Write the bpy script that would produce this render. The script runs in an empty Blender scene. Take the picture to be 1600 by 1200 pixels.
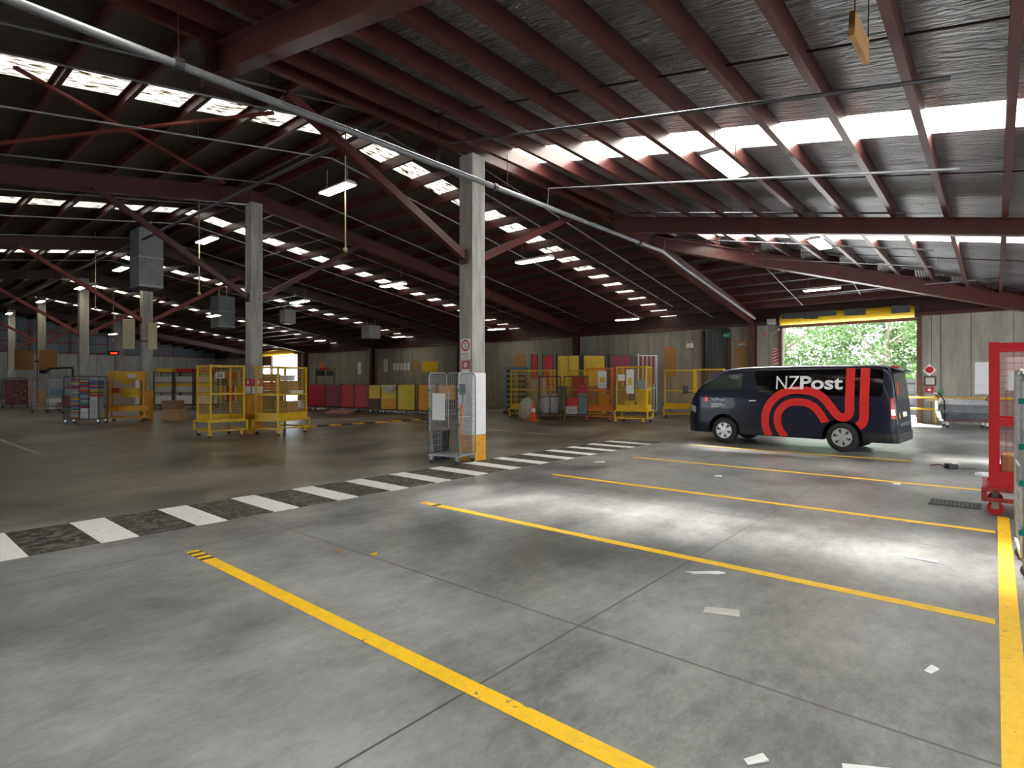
import bpy, bmesh, math, random
from mathutils import Vector, Matrix
from math import sin, cos, pi, atan2, radians, sqrt
C = bpy.context.scene.collection
SC = bpy.context.scene
random.seed(7)

# ------------------------------------------------------------------ camera
F_PX = 886.0
TH = atan2(755, 886)
cam_d = bpy.data.cameras.new('camera'); cam = bpy.data.objects.new('camera', cam_d); C.objects.link(cam)
cam_d.sensor_width = 36; cam_d.sensor_fit = 'HORIZONTAL'
cam_d.lens = 36 * F_PX / 1600
cam_d.shift_y = (597 - 600) / 1600
cam.location = (0, 0, 1.6)
cam.rotation_euler = (radians(90), 0, TH)
cam_d.clip_end = 500
SC.camera = cam

# ------------------------------------------------------------------ world, sun, exposure
SKY = 5.3
w = bpy.data.worlds.new('sky'); SC.world = w; w.use_nodes = True
bg = w.node_tree.nodes['Background']
bg.inputs[0].default_value = (0.86, 0.93, 1.0, 1); bg.inputs[1].default_value = SKY
sun_d = bpy.data.lights.new('hazy_sun', 'SUN'); sun = bpy.data.objects.new('hazy_sun', sun_d); C.objects.link(sun)
sun_d.energy = 60.0; sun_d.angle = radians(11); sun_d.color = (1, 1, 1)
sun.rotation_euler = Vector((-0.26, 0.49, 0.84)).to_track_quat('Z', 'Y').to_euler()
sun.location = (0, 40, 60)
SC.view_settings.view_transform = 'Standard'; SC.view_settings.look = 'None'
SC.view_settings.exposure = 0.08; SC.view_settings.gamma = 1
SC.view_settings.use_curve_mapping = False

def portal(name, center, sx, sy, normal):
    l = bpy.data.lights.new(name, 'AREA'); l.shape = 'RECTANGLE'; l.size = sx; l.size_y = sy
    l.cycles.is_portal = True
    o = bpy.data.objects.new(name, l); C.objects.link(o); o.location = center
    o.rotation_euler = normal
    return o

# ------------------------------------------------------------------ materials
def mat(name, col, rough=0.6, metal=0.0, var=0.0, scale=5.0, bump=0.0, bscale=30.0, emit=0.0, spec=0.5, stretch=None, coat=0.0):
    m = bpy.data.materials.new(name); m.use_nodes = True
    nt = m.node_tree; b = nt.nodes['Principled BSDF']
    b.inputs['Base Color'].default_value = (*col, 1); b.inputs['Roughness'].default_value = rough
    b.inputs['Metallic'].default_value = metal; b.inputs['Specular IOR Level'].default_value = spec
    b.inputs['Coat Weight'].default_value = coat
    if emit:
        b.inputs['Emission Color'].default_value = (*col, 1); b.inputs['Emission Strength'].default_value = emit
    if var or bump:
        tc = nt.nodes.new('ShaderNodeTexCoord'); mp = nt.nodes.new('ShaderNodeMapping')
        nt.links.new(tc.outputs['Object'], mp.inputs[0])
        if stretch: mp.inputs['Scale'].default_value = stretch
    if var:
        n = nt.nodes.new('ShaderNodeTexNoise'); n.inputs['Scale'].default_value = scale; n.inputs['Detail'].default_value = 6
        n.inputs['Roughness'].default_value = 0.65
        nt.links.new(mp.outputs[0], n.inputs['Vector'])
        r = nt.nodes.new('ShaderNodeValToRGB')
        r.color_ramp.elements[0].position = 0.3; r.color_ramp.elements[1].position = 0.72
        r.color_ramp.elements[0].color = (*[max(0, c * (1 - var)) for c in col], 1)
        r.color_ramp.elements[1].color = (*[min(1, c * (1 + var * 0.6)) for c in col], 1)
        nt.links.new(n.outputs['Fac'], r.inputs[0]); nt.links.new(r.outputs[0], b.inputs['Base Color'])
    if bump:
        n2 = nt.nodes.new('ShaderNodeTexNoise'); n2.inputs['Scale'].default_value = bscale; n2.inputs['Detail'].default_value = 3
        nt.links.new(mp.outputs[0], n2.inputs['Vector'])
        bp = nt.nodes.new('ShaderNodeBump'); bp.inputs['Strength'].default_value = bump; bp.inputs['Distance'].default_value = 0.02
        nt.links.new(n2.outputs['Fac'], bp.inputs['Height']); nt.links.new(bp.outputs[0], b.inputs['Normal'])
    return m
def nd(nt, t, **kw):
    n = nt.nodes.new(t)
    for k, v in kw.items(): setattr(n, k, v)
    return n
def mathn(nt, op, a, b=None, clamp=False):
    n = nt.nodes.new('ShaderNodeMath'); n.operation = op; n.use_clamp = clamp
    for i, x in enumerate((a, b)):
        if x is None: continue
        if isinstance(x, (int, float)): n.inputs[i].default_value = x
        else: nt.links.new(x, n.inputs[i])
    return n.outputs[0]

def floor_mat():
    m = bpy.data.materials.new('worn_concrete_floor'); m.use_nodes = True; nt = m.node_tree; b = nt.nodes['Principled BSDF']
    tc = nd(nt, 'ShaderNodeTexCoord')
    def noise(scale, det, rg, st=(1, 1, 1), rot=0):
        mp = nd(nt, 'ShaderNodeMapping'); mp.inputs['Scale'].default_value = st; mp.inputs['Rotation'].default_value = (0, 0, rot)
        nt.links.new(tc.outputs['Object'], mp.inputs[0])
        n = nd(nt, 'ShaderNodeTexNoise'); n.inputs['Scale'].default_value = scale; n.inputs['Detail'].default_value = det; n.inputs['Roughness'].default_value = rg
        nt.links.new(mp.outputs[0], n.inputs['Vector']); return n.outputs['Fac']
    big = noise(0.32, 5, 0.6); mid = noise(1.1, 5, 0.55, (1, 0.55, 1), 0.25); fine = noise(9, 10, 0.85, (1, 0.5, 1), 0.25); stain = noise(0.7, 3, 0.5, (0.6, 1.2, 1), 0.5)
    v = mathn(nt, 'ADD', mathn(nt, 'MULTIPLY', big, 0.55), mathn(nt, 'MULTIPLY', mid, 0.42))
    v = mathn(nt, 'ADD', v, mathn(nt, 'MULTIPLY', fine, 0.42))
    r = nd(nt, 'ShaderNodeValToRGB'); r.color_ramp.elements[0].position = 0.59; r.color_ramp.elements[1].position = 0.82
    r.color_ramp.elements[0].color = (0.082, 0.085, 0.089, 1); r.color_ramp.elements[1].color = (0.34, 0.345, 0.352, 1)
    nt.links.new(v, r.inputs[0])
    # large sparse stains
    r2 = nd(nt, 'ShaderNodeValToRGB'); r2.color_ramp.elements[0].position = 0.42; r2.color_ramp.elements[1].position = 0.76
    r2.color_ramp.elements[0].color = (1, 1, 1, 1); r2.color_ramp.elements[1].color = (0.78, 0.78, 0.79, 1)
    nt.links.new(stain, r2.inputs[0])
    mx = nd(nt, 'ShaderNodeMix', data_type='RGBA', blend_type='MULTIPLY'); mx.inputs['Factor'].default_value = 1
    nt.links.new(r.outputs[0], mx.inputs['A']); nt.links.new(r2.outputs[0], mx.inputs['B'])
    # darker brown tint west of the crossing
    sp = nd(nt, 'ShaderNodeSeparateXYZ'); nt.links.new(tc.outputs['Object'], sp.inputs[0])
    X, Y = sp.outputs[0], sp.outputs[1]
    west = mathn(nt, 'MULTIPLY', mathn(nt, 'ADD', X, 6.0), -0.35, True)
    mx2 = nd(nt, 'ShaderNodeMix', data_type='RGBA', blend_type='MULTIPLY')
    nt.links.new(west, mx2.inputs['Factor']); nt.links.new(mx.outputs['Result'], mx2.inputs['A']); mx2.inputs['B'].default_value = (0.72, 0.64, 0.53, 1)
    # saw-cut joints
    def joint(coord, pos, wd):
        d = mathn(nt, 'ABSOLUTE', mathn(nt, 'SUBTRACT', coord, pos))
        return mathn(nt, 'LESS_THAN', d, wd)
    j = joint(X, -2.08, 0.007)
    for c, p in ((X, -5.9), (Y, 3.12), (Y, 6.9), (Y, 12.4), (Y, 18.0), (Y, 23.5), (X, -9.9), (X, -15.5), (X, -21), (X, -26.5), (X, -32)):
        j = mathn(nt, 'MAXIMUM', j, joint(c, p, 0.008 if abs(p) < 7 else 0.012))
    mx3 = nd(nt, 'ShaderNodeMix', data_type='RGBA'); nt.links.new(mathn(nt, 'MULTIPLY', j, 0.85), mx3.inputs['Factor'])
    nt.links.new(mx2.outputs['Result'], mx3.inputs['A']); mx3.inputs['B'].default_value = (0.03, 0.03, 0.03, 1)
    nt.links.new(mx3.outputs['Result'], b.inputs['Base Color'])
    rr = nd(nt, 'ShaderNodeMapRange'); nt.links.new(big, rr.inputs[0]); rr.inputs['From Min'].default_value = 0.3; rr.inputs['From Max'].default_value = 0.7
    rr.inputs['To Min'].default_value = 0.29; rr.inputs['To Max'].default_value = 0.40
    nt.links.new(rr.outputs[0], b.inputs['Roughness'])
    bp = nd(nt, 'ShaderNodeBump'); bp.inputs['Strength'].default_value = 0.12; bp.inputs['Distance'].default_value = 0.01
    nt.links.new(fine, bp.inputs['Height']); nt.links.new(bp.outputs[0], b.inputs['Normal'])
    return m

def wall_mat(name, col, joint=1.2, axis=0):
    m = bpy.data.materials.new(name); m.use_nodes = True; nt = m.node_tree; b = nt.nodes['Principled BSDF']
    tc = nd(nt, 'ShaderNodeTexCoord'); sp = nd(nt, 'ShaderNodeSeparateXYZ'); nt.links.new(tc.outputs['Object'], sp.inputs[0])
    mp = nd(nt, 'ShaderNodeMapping'); mp.inputs['Scale'].default_value = (2.2, 2.2, 0.35); nt.links.new(tc.outputs['Object'], mp.inputs[0])
    n = nd(nt, 'ShaderNodeTexNoise'); n.inputs['Scale'].default_value = 1.4; n.inputs['Detail'].default_value = 8; n.inputs['Roughness'].default_value = 0.7
    nt.links.new(mp.outputs[0], n.inputs['Vector'])
    r = nd(nt, 'ShaderNodeValToRGB'); r.color_ramp.elements[0].position = 0.3; r.color_ramp.elements[1].position = 0.75
    r.color_ramp.elements[0].color = (*[c * 0.62 for c in col], 1); r.color_ramp.elements[1].color = (*[c * 1.15 for c in col], 1)
    nt.links.new(n.outputs['Fac'], r.inputs[0])
    fr = mathn(nt, 'FRACT', mathn(nt, 'DIVIDE', mathn(nt, 'ADD', sp.outputs[axis], 100.3), joint))
    ln = mathn(nt, 'LESS_THAN', fr, 0.018)
    mx = nd(nt, 'ShaderNodeMix', data_type='RGBA'); nt.links.new(ln, mx.inputs['Factor']); nt.links.new(r.outputs[0], mx.inputs['A'])
    mx.inputs['B'].default_value = (*[c * 0.25 for c in col], 1)
    nt.links.new(mx.outputs['Result'], b.inputs['Base Color']); b.inputs['Roughness'].default_value = 0.85
    return m

def sheet_mat(name, col, rough, metal, axis, period, strength, crinkle=0.0, var=0.3, rib=0.5):
    """ribbed sheeting: ribs along the other axis, optional foil crinkle"""
    m = bpy.data.materials.new(name); m.use_nodes = True; nt = m.node_tree; b = nt.nodes['Principled BSDF']
    tc = nd(nt, 'ShaderNodeTexCoord'); sp = nd(nt, 'ShaderNodeSeparateXYZ'); nt.links.new(tc.outputs['Object'], sp.inputs[0])
    wv = mathn(nt, 'SINE', mathn(nt, 'MULTIPLY', sp.outputs[axis], 2 * pi / period))
    mp = nd(nt, 'ShaderNodeMapping'); nt.links.new(tc.outputs['Object'], mp.inputs[0])
    mp.inputs['Scale'].default_value = (3.2, 16, 3.2) if axis == 1 else (16, 3.2, 3.2)
    n = nd(nt, 'ShaderNodeTexNoise'); n.inputs['Scale'].default_value = 1.0; n.inputs['Detail'].default_value = 5; n.inputs['Distortion'].default_value = 0.6
    nt.links.new(mp.outputs[0], n.inputs['Vector'])
    h = mathn(nt, 'ADD', mathn(nt, 'MULTIPLY', wv, rib), mathn(nt, 'MULTIPLY', n.outputs['Fac'], crinkle * 4))
    bp = nd(nt, 'ShaderNodeBump'); bp.inputs['Strength'].default_value = strength; bp.inputs['Distance'].default_value = 0.02 + 0.10 * crinkle
    nt.links.new(h, bp.inputs['Height']); nt.links.new(bp.outputs[0], b.inputs['Normal'])
    n2 = nd(nt, 'ShaderNodeTexNoise'); n2.inputs['Scale'].default_value = 0.7; n2.inputs['Detail'].default_value = 6
    nt.links.new(tc.outputs['Object'], n2.inputs['Vector'])
    r = nd(nt, 'ShaderNodeValToRGB'); r.color_ramp.elements[0].position = 0.35; r.color_ramp.elements[1].position = 0.7
    r.color_ramp.elements[0].color = (*[c * (1 - var) for c in col], 1); r.color_ramp.elements[1].color = (*col, 1)
    nt.links.new(n2.outputs['Fac'], r.inputs[0]); nt.links.new(r.outputs[0], b.inputs['Base Color'])
    b.inputs['Roughness'].default_value = rough; b.inputs['Metallic'].default_value = metal
    return m

def skylight_mat(name, trans, transl, axis, dirt):
    """fibreglass daylight sheet: lets most light straight through, scatters some, with moss and grime"""
    m = bpy.data.materials.new(name); m.use_nodes = True; nt = m.node_tree
    nt.nodes.remove(nt.nodes['Principled BSDF']); out = nt.nodes['Material Output']
    tr = nd(nt, 'ShaderNodeBsdfTransparent'); tr.inputs[0].default_value = (*[trans * c for c in (1, 0.98, 0.93)], 1)
    tl = nd(nt, 'ShaderNodeBsdfTranslucent'); tl.inputs[0].default_value = (0.9, 0.88, 0.82, 1)
    mx = nd(nt, 'ShaderNodeMixShader'); mx.inputs[0].default_value = transl
    nt.links.new(tr.outputs[0], mx.inputs[1]); nt.links.new(tl.outputs[0], mx.inputs[2])
    if dirt:
        tc = nd(nt, 'ShaderNodeTexCoord'); mp = nd(nt, 'ShaderNodeMapping'); nt.links.new(tc.outputs['Object'], mp.inputs[0])
        mp.inputs['Scale'].default_value = (18, 3.5, 1) if axis == 0 else (3.5, 18, 1)
        n = nd(nt, 'ShaderNodeTexNoise'); n.inputs['Scale'].default_value = 1; n.inputs['Detail'].default_value = 4
        nt.links.new(mp.outputs[0], n.inputs['Vector'])
        r = nd(nt, 'ShaderNodeValToRGB'); r.color_ramp.elements[0].position = 0.60 - dirt * 0.08; r.color_ramp.elements[1].position = 0.70 - dirt * 0.06
        r.color_ramp.elements[0].color = (0, 0, 0, 1); r.color_ramp.elements[1].color = (1, 1, 1, 1)
        nt.links.new(n.outputs['Fac'], r.inputs[0])
        df = nd(nt, 'ShaderNodeBsdfTransparent'); df.inputs[0].default_value = (0.085, 0.055, 0.02, 1)
        m2 = nd(nt, 'ShaderNodeMixShader'); nt.links.new(r.outputs[0], m2.inputs[0])
        nt.links.new(mx.outputs[0], m2.inputs[1]); nt.links.new(df.outputs[0], m2.inputs[2])
        nt.links.new(m2.outputs[0], out.inputs[0])
    else:
        nt.links.new(mx.outputs[0], out.inputs[0])
    return m

def paint_mat(name, col, under=(0.16, 0.16, 0.155), wear=0.60, scale=9):
    """road paint scuffed down to the concrete"""
    m = bpy.data.materials.new(name); m.use_nodes = True; nt = m.node_tree; b = nt.nodes['Principled BSDF']
    tc = nd(nt, 'ShaderNodeTexCoord'); n = nd(nt, 'ShaderNodeTexNoise'); n.inputs['Scale'].default_value = scale; n.inputs['Detail'].default_value = 8
    n.inputs['Roughness'].default_value = 0.75; n.inputs['Distortion'].default_value = 0.8
    nt.links.new(tc.outputs['Object'], n.inputs['Vector'])
    r = nd(nt, 'ShaderNodeValToRGB'); r.color_ramp.elements[0].position = wear; r.color_ramp.elements[1].position = wear + 0.05
    r.color_ramp.elements[0].color = (*col, 1); r.color_ramp.elements[1].color = (*under, 1)
    e = r.color_ramp.elements.new(0.35); e.color = (*[c * 0.8 for c in col], 1)
    nt.links.new(n.outputs['Fac'], r.inputs[0]); nt.links.new(r.outputs[0], b.inputs['Base Color']); b.inputs['Roughness'].default_value = 0.5
    return m

M = dict(
    floor=floor_mat(),
    conc_wall=wall_mat('tilt_slab_concrete', (0.37, 0.345, 0.30)),
    conc_wall2=wall_mat('tilt_slab_concrete_west', (0.42, 0.42, 0.41), 1.2, 1),
    dark_sheet=sheet_mat('dark_corrugated_roof', (0.10, 0.088, 0.072), 0.55, 0.3, 0, 0.076, 0.8),
    foil=sheet_mat('silver_foil_under_roof', (0.68, 0.69, 0.715), 0.36, 0.78, 1, 0.15, 1.0, 1.5, 0.45, 0.05),
    blue_sheet=sheet_mat('blue_grey_cladding', (0.17, 0.21, 0.26), 0.6, 0.2, 1, 0.2, 0.8),
    door_sheet=sheet_mat('grey_cladding_door', (0.13, 0.14, 0.14), 0.6, 0.2, 0, 0.1, 1.0),
    sky_clear=skylight_mat('clear_daylight_sheet', 0.95, 0.45, 1, 0),
    sky_dirty=skylight_mat('mossy_daylight_sheet', 0.15, 0.20, 0, 1.0),
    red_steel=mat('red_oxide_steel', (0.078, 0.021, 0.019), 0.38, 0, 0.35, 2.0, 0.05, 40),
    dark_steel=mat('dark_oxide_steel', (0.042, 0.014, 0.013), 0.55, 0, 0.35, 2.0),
    brace=mat('bright_red_oxide', (0.20, 0.034, 0.022), 0.5, 0, 0.3, 3.0),
    galv=mat('galvanised_steel', (0.46, 0.48, 0.50), 0.38, 0.75, 0.25, 12),
    pipe=mat('painted_grey_pipe', (0.24, 0.25, 0.265), 0.4, 0.2, 0.2, 8),
    pipe_dark=mat('dark_grey_pipe', (0.055, 0.055, 0.058), 0.5, 0.2, 0.2, 8),
    conc_col=mat('board_marked_concrete', (0.40, 0.39, 0.365), 0.85, 0, 0.38, 1.6, 0.35, 22, stretch=(3, 3, 0.6)),
    yellow=mat('safety_yellow_paint', (0.78, 0.49, 0.012), 0.42, 0, 0.22, 7),
    orange_y=mat('deep_yellow_paint', (0.72, 0.34, 0.01), 0.5, 0, 0.25, 5),
    orange=mat('orange_paint', (0.80, 0.22, 0.025), 0.45, 0, 0.2, 7),
    red=mat('red_cage_paint', (0.60, 0.012, 0.022), 0.38, 0, 0.2, 6),
    red_pl=mat('red_plastic', (0.50, 0.015, 0.02), 0.45, 0, 0.15, 3),
    maroon=mat('maroon_sheet', (0.30, 0.035, 0.055), 0.5, 0, 0.3, 3),
    yellow_pl=mat('yellow_plastic', (0.72, 0.50, 0.02), 0.45, 0, 0.2, 3),
    white=mat('white_paint', (0.78, 0.78, 0.77), 0.5, 0, 0.08, 5),
    paper=mat('white_paper', (0.80, 0.81, 0.83), 0.8, 0, 0.05, 5),
    cream=mat('cream_board', (0.50, 0.44, 0.30), 0.7, 0, 0.1, 2),
    ply=mat('plywood', (0.44, 0.235, 0.085), 0.65, 0, 0.25, 3, stretch=(1, 1, 6)),
    card=mat('cardboard', (0.42, 0.255, 0.13), 0.8, 0, 0.15, 3),
    card_dk=mat('brown_cardboard', (0.25, 0.14, 0.07), 0.8, 0, 0.2, 3),
    black=mat('black_plastic', (0.018, 0.018, 0.02), 0.5),
    rubber=mat('rubber', (0.022, 0.022, 0.024), 0.75),
    dgrey=mat('dark_grey', (0.07, 0.075, 0.08), 0.6, 0, 0.3, 4),
    lgrey=mat('light_grey_plastic', (0.50, 0.50, 0.48), 0.55, 0, 0.15, 4),
    brown=mat('brown_rusty_steel', (0.13, 0.07, 0.045), 0.6, 0.2, 0.4, 6),
    teal=mat('teal_clip', (0.0, 0.22, 0.17), 0.45),
    blue=mat('blue_plastic', (0.05, 0.17, 0.36), 0.45), lblue=mat('pale_blue_plastic', (0.22, 0.38, 0.52), 0.5),
    steelblue=mat('blue_grey_plastic', (0.13, 0.24, 0.28), 0.5, 0, 0.2, 4),
    green=mat('green_plastic', (0.06, 0.25, 0.09), 0.5), purple=mat('purple_plastic', (0.16, 0.05, 0.22), 0.5),
    cone=mat('orange_cone_plastic', (0.85, 0.12, 0.02), 0.5),
    navy=mat('navy_van_paint', (0.0050, 0.0082, 0.026), 0.30, 0.0, 0.0, spec=0.35, coat=0.25),
    glassb=mat('black_window_film', (0.004, 0.004, 0.005), 0.06, 0, spec=0.6),
    glassg=mat('tinted_cab_glass', (0.045, 0.06, 0.05), 0.05, 0.0, spec=0.8),
    vanred=mat('red_van_vinyl', (0.72, 0.022, 0.018), 0.3), vanwhite=mat('white_van_vinyl', (0.80, 0.81, 0.84), 0.35),
    chrome=mat('chrome', (0.75, 0.76, 0.78), 0.2, 1.0), alloy=mat('silver_wheel_cover', (0.62, 0.63, 0.65), 0.3, 0.6),
    lamp_clear=mat('clear_lamp', (0.6, 0.62, 0.6), 0.15, 0.3), lamp_red=mat('red_lamp', (0.55, 0.01, 0.015), 0.15),
    leaf=mat('leaves', (0.13, 0.23, 0.075), 0.5, 0, 0.55, 1.2), bark=mat('bark', (0.28, 0.23, 0.17), 0.8, 0, 0.3, 8),
    asphalt=mat('outside_paving', (0.40, 0.40, 0.39), 0.8, 0, 0.2, 1),
    wrap=mat('grey_plastic_wrap', (0.10, 0.11, 0.125), 0.25, 0, 0.4, 4, 0.5, 14),
    wrap_l=mat('clear_plastic_wrap', (0.42, 0.43, 0.45), 0.25, 0, 0.3, 6, 0.5, 14),
    sack=mat('white_woven_sack', (0.50, 0.47, 0.40), 0.7, 0, 0.35, 9, 0.5, 12),
    pink=mat('pink_printed_parcels', (0.62, 0.27, 0.26), 0.6, 0, 0.85, 7),
    line_y=paint_mat('yellow_line_paint', (0.95, 0.57, 0.004), wear=0.60), line_w=paint_mat('white_line_paint', (0.84, 0.84, 0.84), wear=0.585, scale=16),
    line_k=paint_mat('black_line_paint', (0.020, 0.020, 0.020), (0.14, 0.13, 0.11), 0.49, 9), line_o=paint_mat('old_cream_line', (0.45, 0.42, 0.30), wear=0.62),
    tape_k=mat('black_tape', (0.03, 0.028, 0.02), 0.6),
    signred=mat('sign_red', (0.62, 0.01, 0.02), 0.4), signk=mat('sign_black', (0.01, 0.01, 0.01), 0.5),
    signg=mat('sign_green', (0.0, 0.16, 0.075), 0.4), signy=mat('sign_yellow', (0.80, 0.52, 0.02), 0.45),
    dblue=mat('dark_blue_box', (0.02, 0.05, 0.10), 0.5),
    tube=mat('lit_fluorescent_diffuser', (1.0, 0.90, 0.66), 0.5, emit=20.0),
    led=mat('lit_red_display', (1.0, 0.02, 0.01), 0.5, emit=5.0),
    cement=mat('cement_block', (0.42, 0.41, 0.38), 0.9, 0, 0.2, 4),
)

# ------------------------------------------------------------------ mesh builder
class MB:
    def __init__(s): s.v = []; s.f = []
    def add(s, vs, fs):
        o = len(s.v); s.v += [tuple(v) for v in vs]; s.f += [tuple(i + o for i in f) for f in fs]; return s
    def bb(s, x0, x1, y0, y1, z0, z1):
        return s.add([(x0, y0, z0), (x1, y0, z0), (x1, y1, z0), (x0, y1, z0), (x0, y0, z1), (x1, y0, z1), (x1, y1, z1), (x0, y1, z1)],
                     [(0, 3, 2, 1), (4, 5, 6, 7), (0, 1, 5, 4), (1, 2, 6, 5), (2, 3, 7, 6), (3, 0, 4, 7)])
    def box(s, cx, cy, cz, sx, sy, sz):
        return s.bb(cx - sx / 2, cx + sx / 2, cy - sy / 2, cy + sy / 2, cz - sz / 2, cz + sz / 2)
    def bevbox(s, x0, x1, y0, y1, z0, z1, r):
        """box with chamfered vertical edges and softened top/bottom"""
        pts = [(x0 + r, y0), (x1 - r, y0), (x1, y0 + r), (x1, y1 - r), (x1 - r, y1), (x0 + r, y1), (x0, y1 - r), (x0, y0 + r)]
        ins = [(x0 + r, y0 + r), (x1 - r, y0 + r), (x1 - r, y0 + r), (x1 - r, y1 - r), (x1 - r, y1 - r), (x0 + r, y1 - r), (x0 + r, y1 - r), (x0 + r, y0 + r)]
        rings = [[(x, y, z0) for x, y in [((a + c) / 2, (b + d) / 2) for (a, b), (c, d) in zip(pts, ins)]], [(x, y, z0 + r) for x, y in pts], [(x, y, z1 - r) for x, y in pts],
                 [(x, y, z1) for x, y in [((a + c) / 2, (b + d) / 2) for (a, b), (c, d) in zip(pts, ins)]]]
        return s.loft(rings, True, True)
    def loft(s, rings, cap0=True, cap1=True):
        n = len(rings[0]); vs = [p for r in rings for p in r]; fs = []
        for k in range(len(rings) - 1):
            for i in range(n):
                a = k * n + i; b = k * n + (i + 1) % n; fs.append((a, b, b + n, a + n))
        if cap0: fs.append(tuple(reversed(range(n))))
        if cap1: fs.append(tuple(range((len(rings) - 1) * n, len(rings) * n)))
        return s.add(vs, fs)
    def bar(s, p, q, w, h=None, up=(0, 0, 1)):
        h = h or w; p = Vector(p); q = Vector(q); d = (q - p).normalized(); u = Vector(up)
        if abs(d.dot(u)) > 0.98: u = Vector((1, 0, 0))
        a = d.cross(u).normalized() * w / 2; b = a.cross(d).normalized() * h / 2
        return s.loft([[p - a - b, p + a - b, p + a + b, p - a + b], [q - a - b, q + a - b, q + a + b, q - a + b]])
    def tube(s, pts, r, n=8, rad=None):
        pts = [Vector(p) for p in pts]; rings = []
        for i, p in enumerate(pts):
            if i == 0: d = pts[1] - p
            elif i == len(pts) - 1: d = p - pts[i - 1]
            else: d = (pts[i + 1] - p).normalized() + (p - pts[i - 1]).normalized()
            d.normalize(); u = Vector((0, 0, 1))
            if abs(d.dot(u)) > 0.9: u = Vector((0.3, 1, 0)).normalized()
            a = d.cross(u).normalized(); b = a.cross(d).normalized(); rr = rad[i] if rad else r
            rings.append([p + (a * cos(2 * pi * k / n) + b * sin(2 * pi * k / n)) * rr for k in range(n)])
        return s.loft(rings)
    def lathe(s, prof, n=20, axis='z', at=(0, 0, 0), caps=True):
        rings = []
        for r, t in prof:
            ring = []
            for k in range(n):
                a = 2 * pi * k / n; x, y = r * cos(a), r * sin(a)
                if axis == 'z': p = (x, y, t)
                elif axis == 'y': p = (x, t, y)
                else: p = (t, x, y)
                ring.append((p[0] + at[0], p[1] + at[1], p[2] + at[2]))
            rings.append(ring)
        return s.loft(rings, caps, caps)
    def ibeam(s, p, q, d0, d1, fl=0.12, tf=0.014, tw=0.012):
        """steel beam, p and q on its top; vertical web with flanges"""
        p = Vector(p); q = Vector(q); d = (q - p).normalized(); a = Vector((d.y, -d.x, 0)).normalized(); z = Vector((0, 0, 1))
        def sec(t, o, dd):
            x0, x1, z0, z1 = t
            return [o + a * x0 + z * z0, o + a * x1 + z * z0, o + a * x1 + z * z1, o + a * x0 + z * z1]
        for g in (lambda D: (-fl / 2, fl / 2, -tf, 0), lambda D: (-fl / 2, fl / 2, -D, -D + tf), lambda D: (-tw / 2, tw / 2, -D + tf, -tf)):
            s.loft([sec(g(d0), p, d0), sec(g(d1), q, d1)])
        return s
    def chan(s, p, q, D=0.25, fl=0.075, t=0.006, side=1):
        """C purlin, p and q on top"""
        p = Vector(p); q = Vector(q); d = (q - p).normalized(); a = Vector((d.y, -d.x, 0)).normalized() * side; z = Vector((0, 0, 1))
        prof = [(0, 0), (fl, 0), (fl, -0.02), (fl - t, -0.02), (fl - t, -t), (t, -t), (t, -D + t), (fl - t, -D + t), (fl - t, -D + 0.02), (fl, -D + 0.02), (fl, -D), (0, -D)]
        r = [[o + a * x + z * y for x, y in prof] for o in (p, q)]
        return s.loft(r)
    def grid(s, o, u, v, nu, nv, r=0.0025):
        """wire panel: origin o, edges u and v"""
        o = Vector(o); u = Vector(u); v = Vector(v)
        for i in range(nu + 1): s.bar(o + u * (i / nu), o + u * (i / nu) + v, r * 2)
        for j in range(nv + 1): s.bar(o + v * (j / nv), o + v * (j / nv) + u, r * 2)
        return s
    def build(s, name, m, parent=None, loc=None, rot=None, smooth=False):
        me = bpy.data.meshes.new(name); me.from_pydata(s.v, [], s.f); me.materials.append(m)
        bm = bmesh.new(); bm.from_mesh(me); bmesh.ops.recalc_face_normals(bm, faces=bm.faces); bm.to_mesh(me); bm.free()
        if smooth:
            for p in me.polygons: p.use_smooth = True
        o = bpy.data.objects.new(name, me); C.objects.link(o)
        if parent: o.parent = parent
        if loc: o.location = loc
        if rot is not None: o.rotation_euler = (0, 0, rot)
        return o
def thing(name, label, cat, loc=(0, 0, 0), rz=0, group=None):
    o = bpy.data.objects.new(name, None); C.objects.link(o); o.location = loc; o.rotation_euler = (0, 0, rz)
    o.empty_display_size = 0.2
    o['label'] = label; o['category'] = cat
    if group: o['group'] = group
    return o
def tag(o, label, cat, group=None):
    o['label'] = label; o['category'] = cat
    if group: o['group'] = group
    return o
def struct(o): o['kind'] = 'structure'; return o
def copy_thing(src, loc, rz, label, group=None):
    r = src.copy(); C.objects.link(r); r.location = loc; r.rotation_euler = (0, 0, rz); r['label'] = label
    if group: r['group'] = group
    for ch in list(src.children):
        c = ch.copy(); C.objects.link(c); c.parent = r
        for g in list(ch.children):
            d = g.copy(); C.objects.link(d); d.parent = c
    return r
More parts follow.
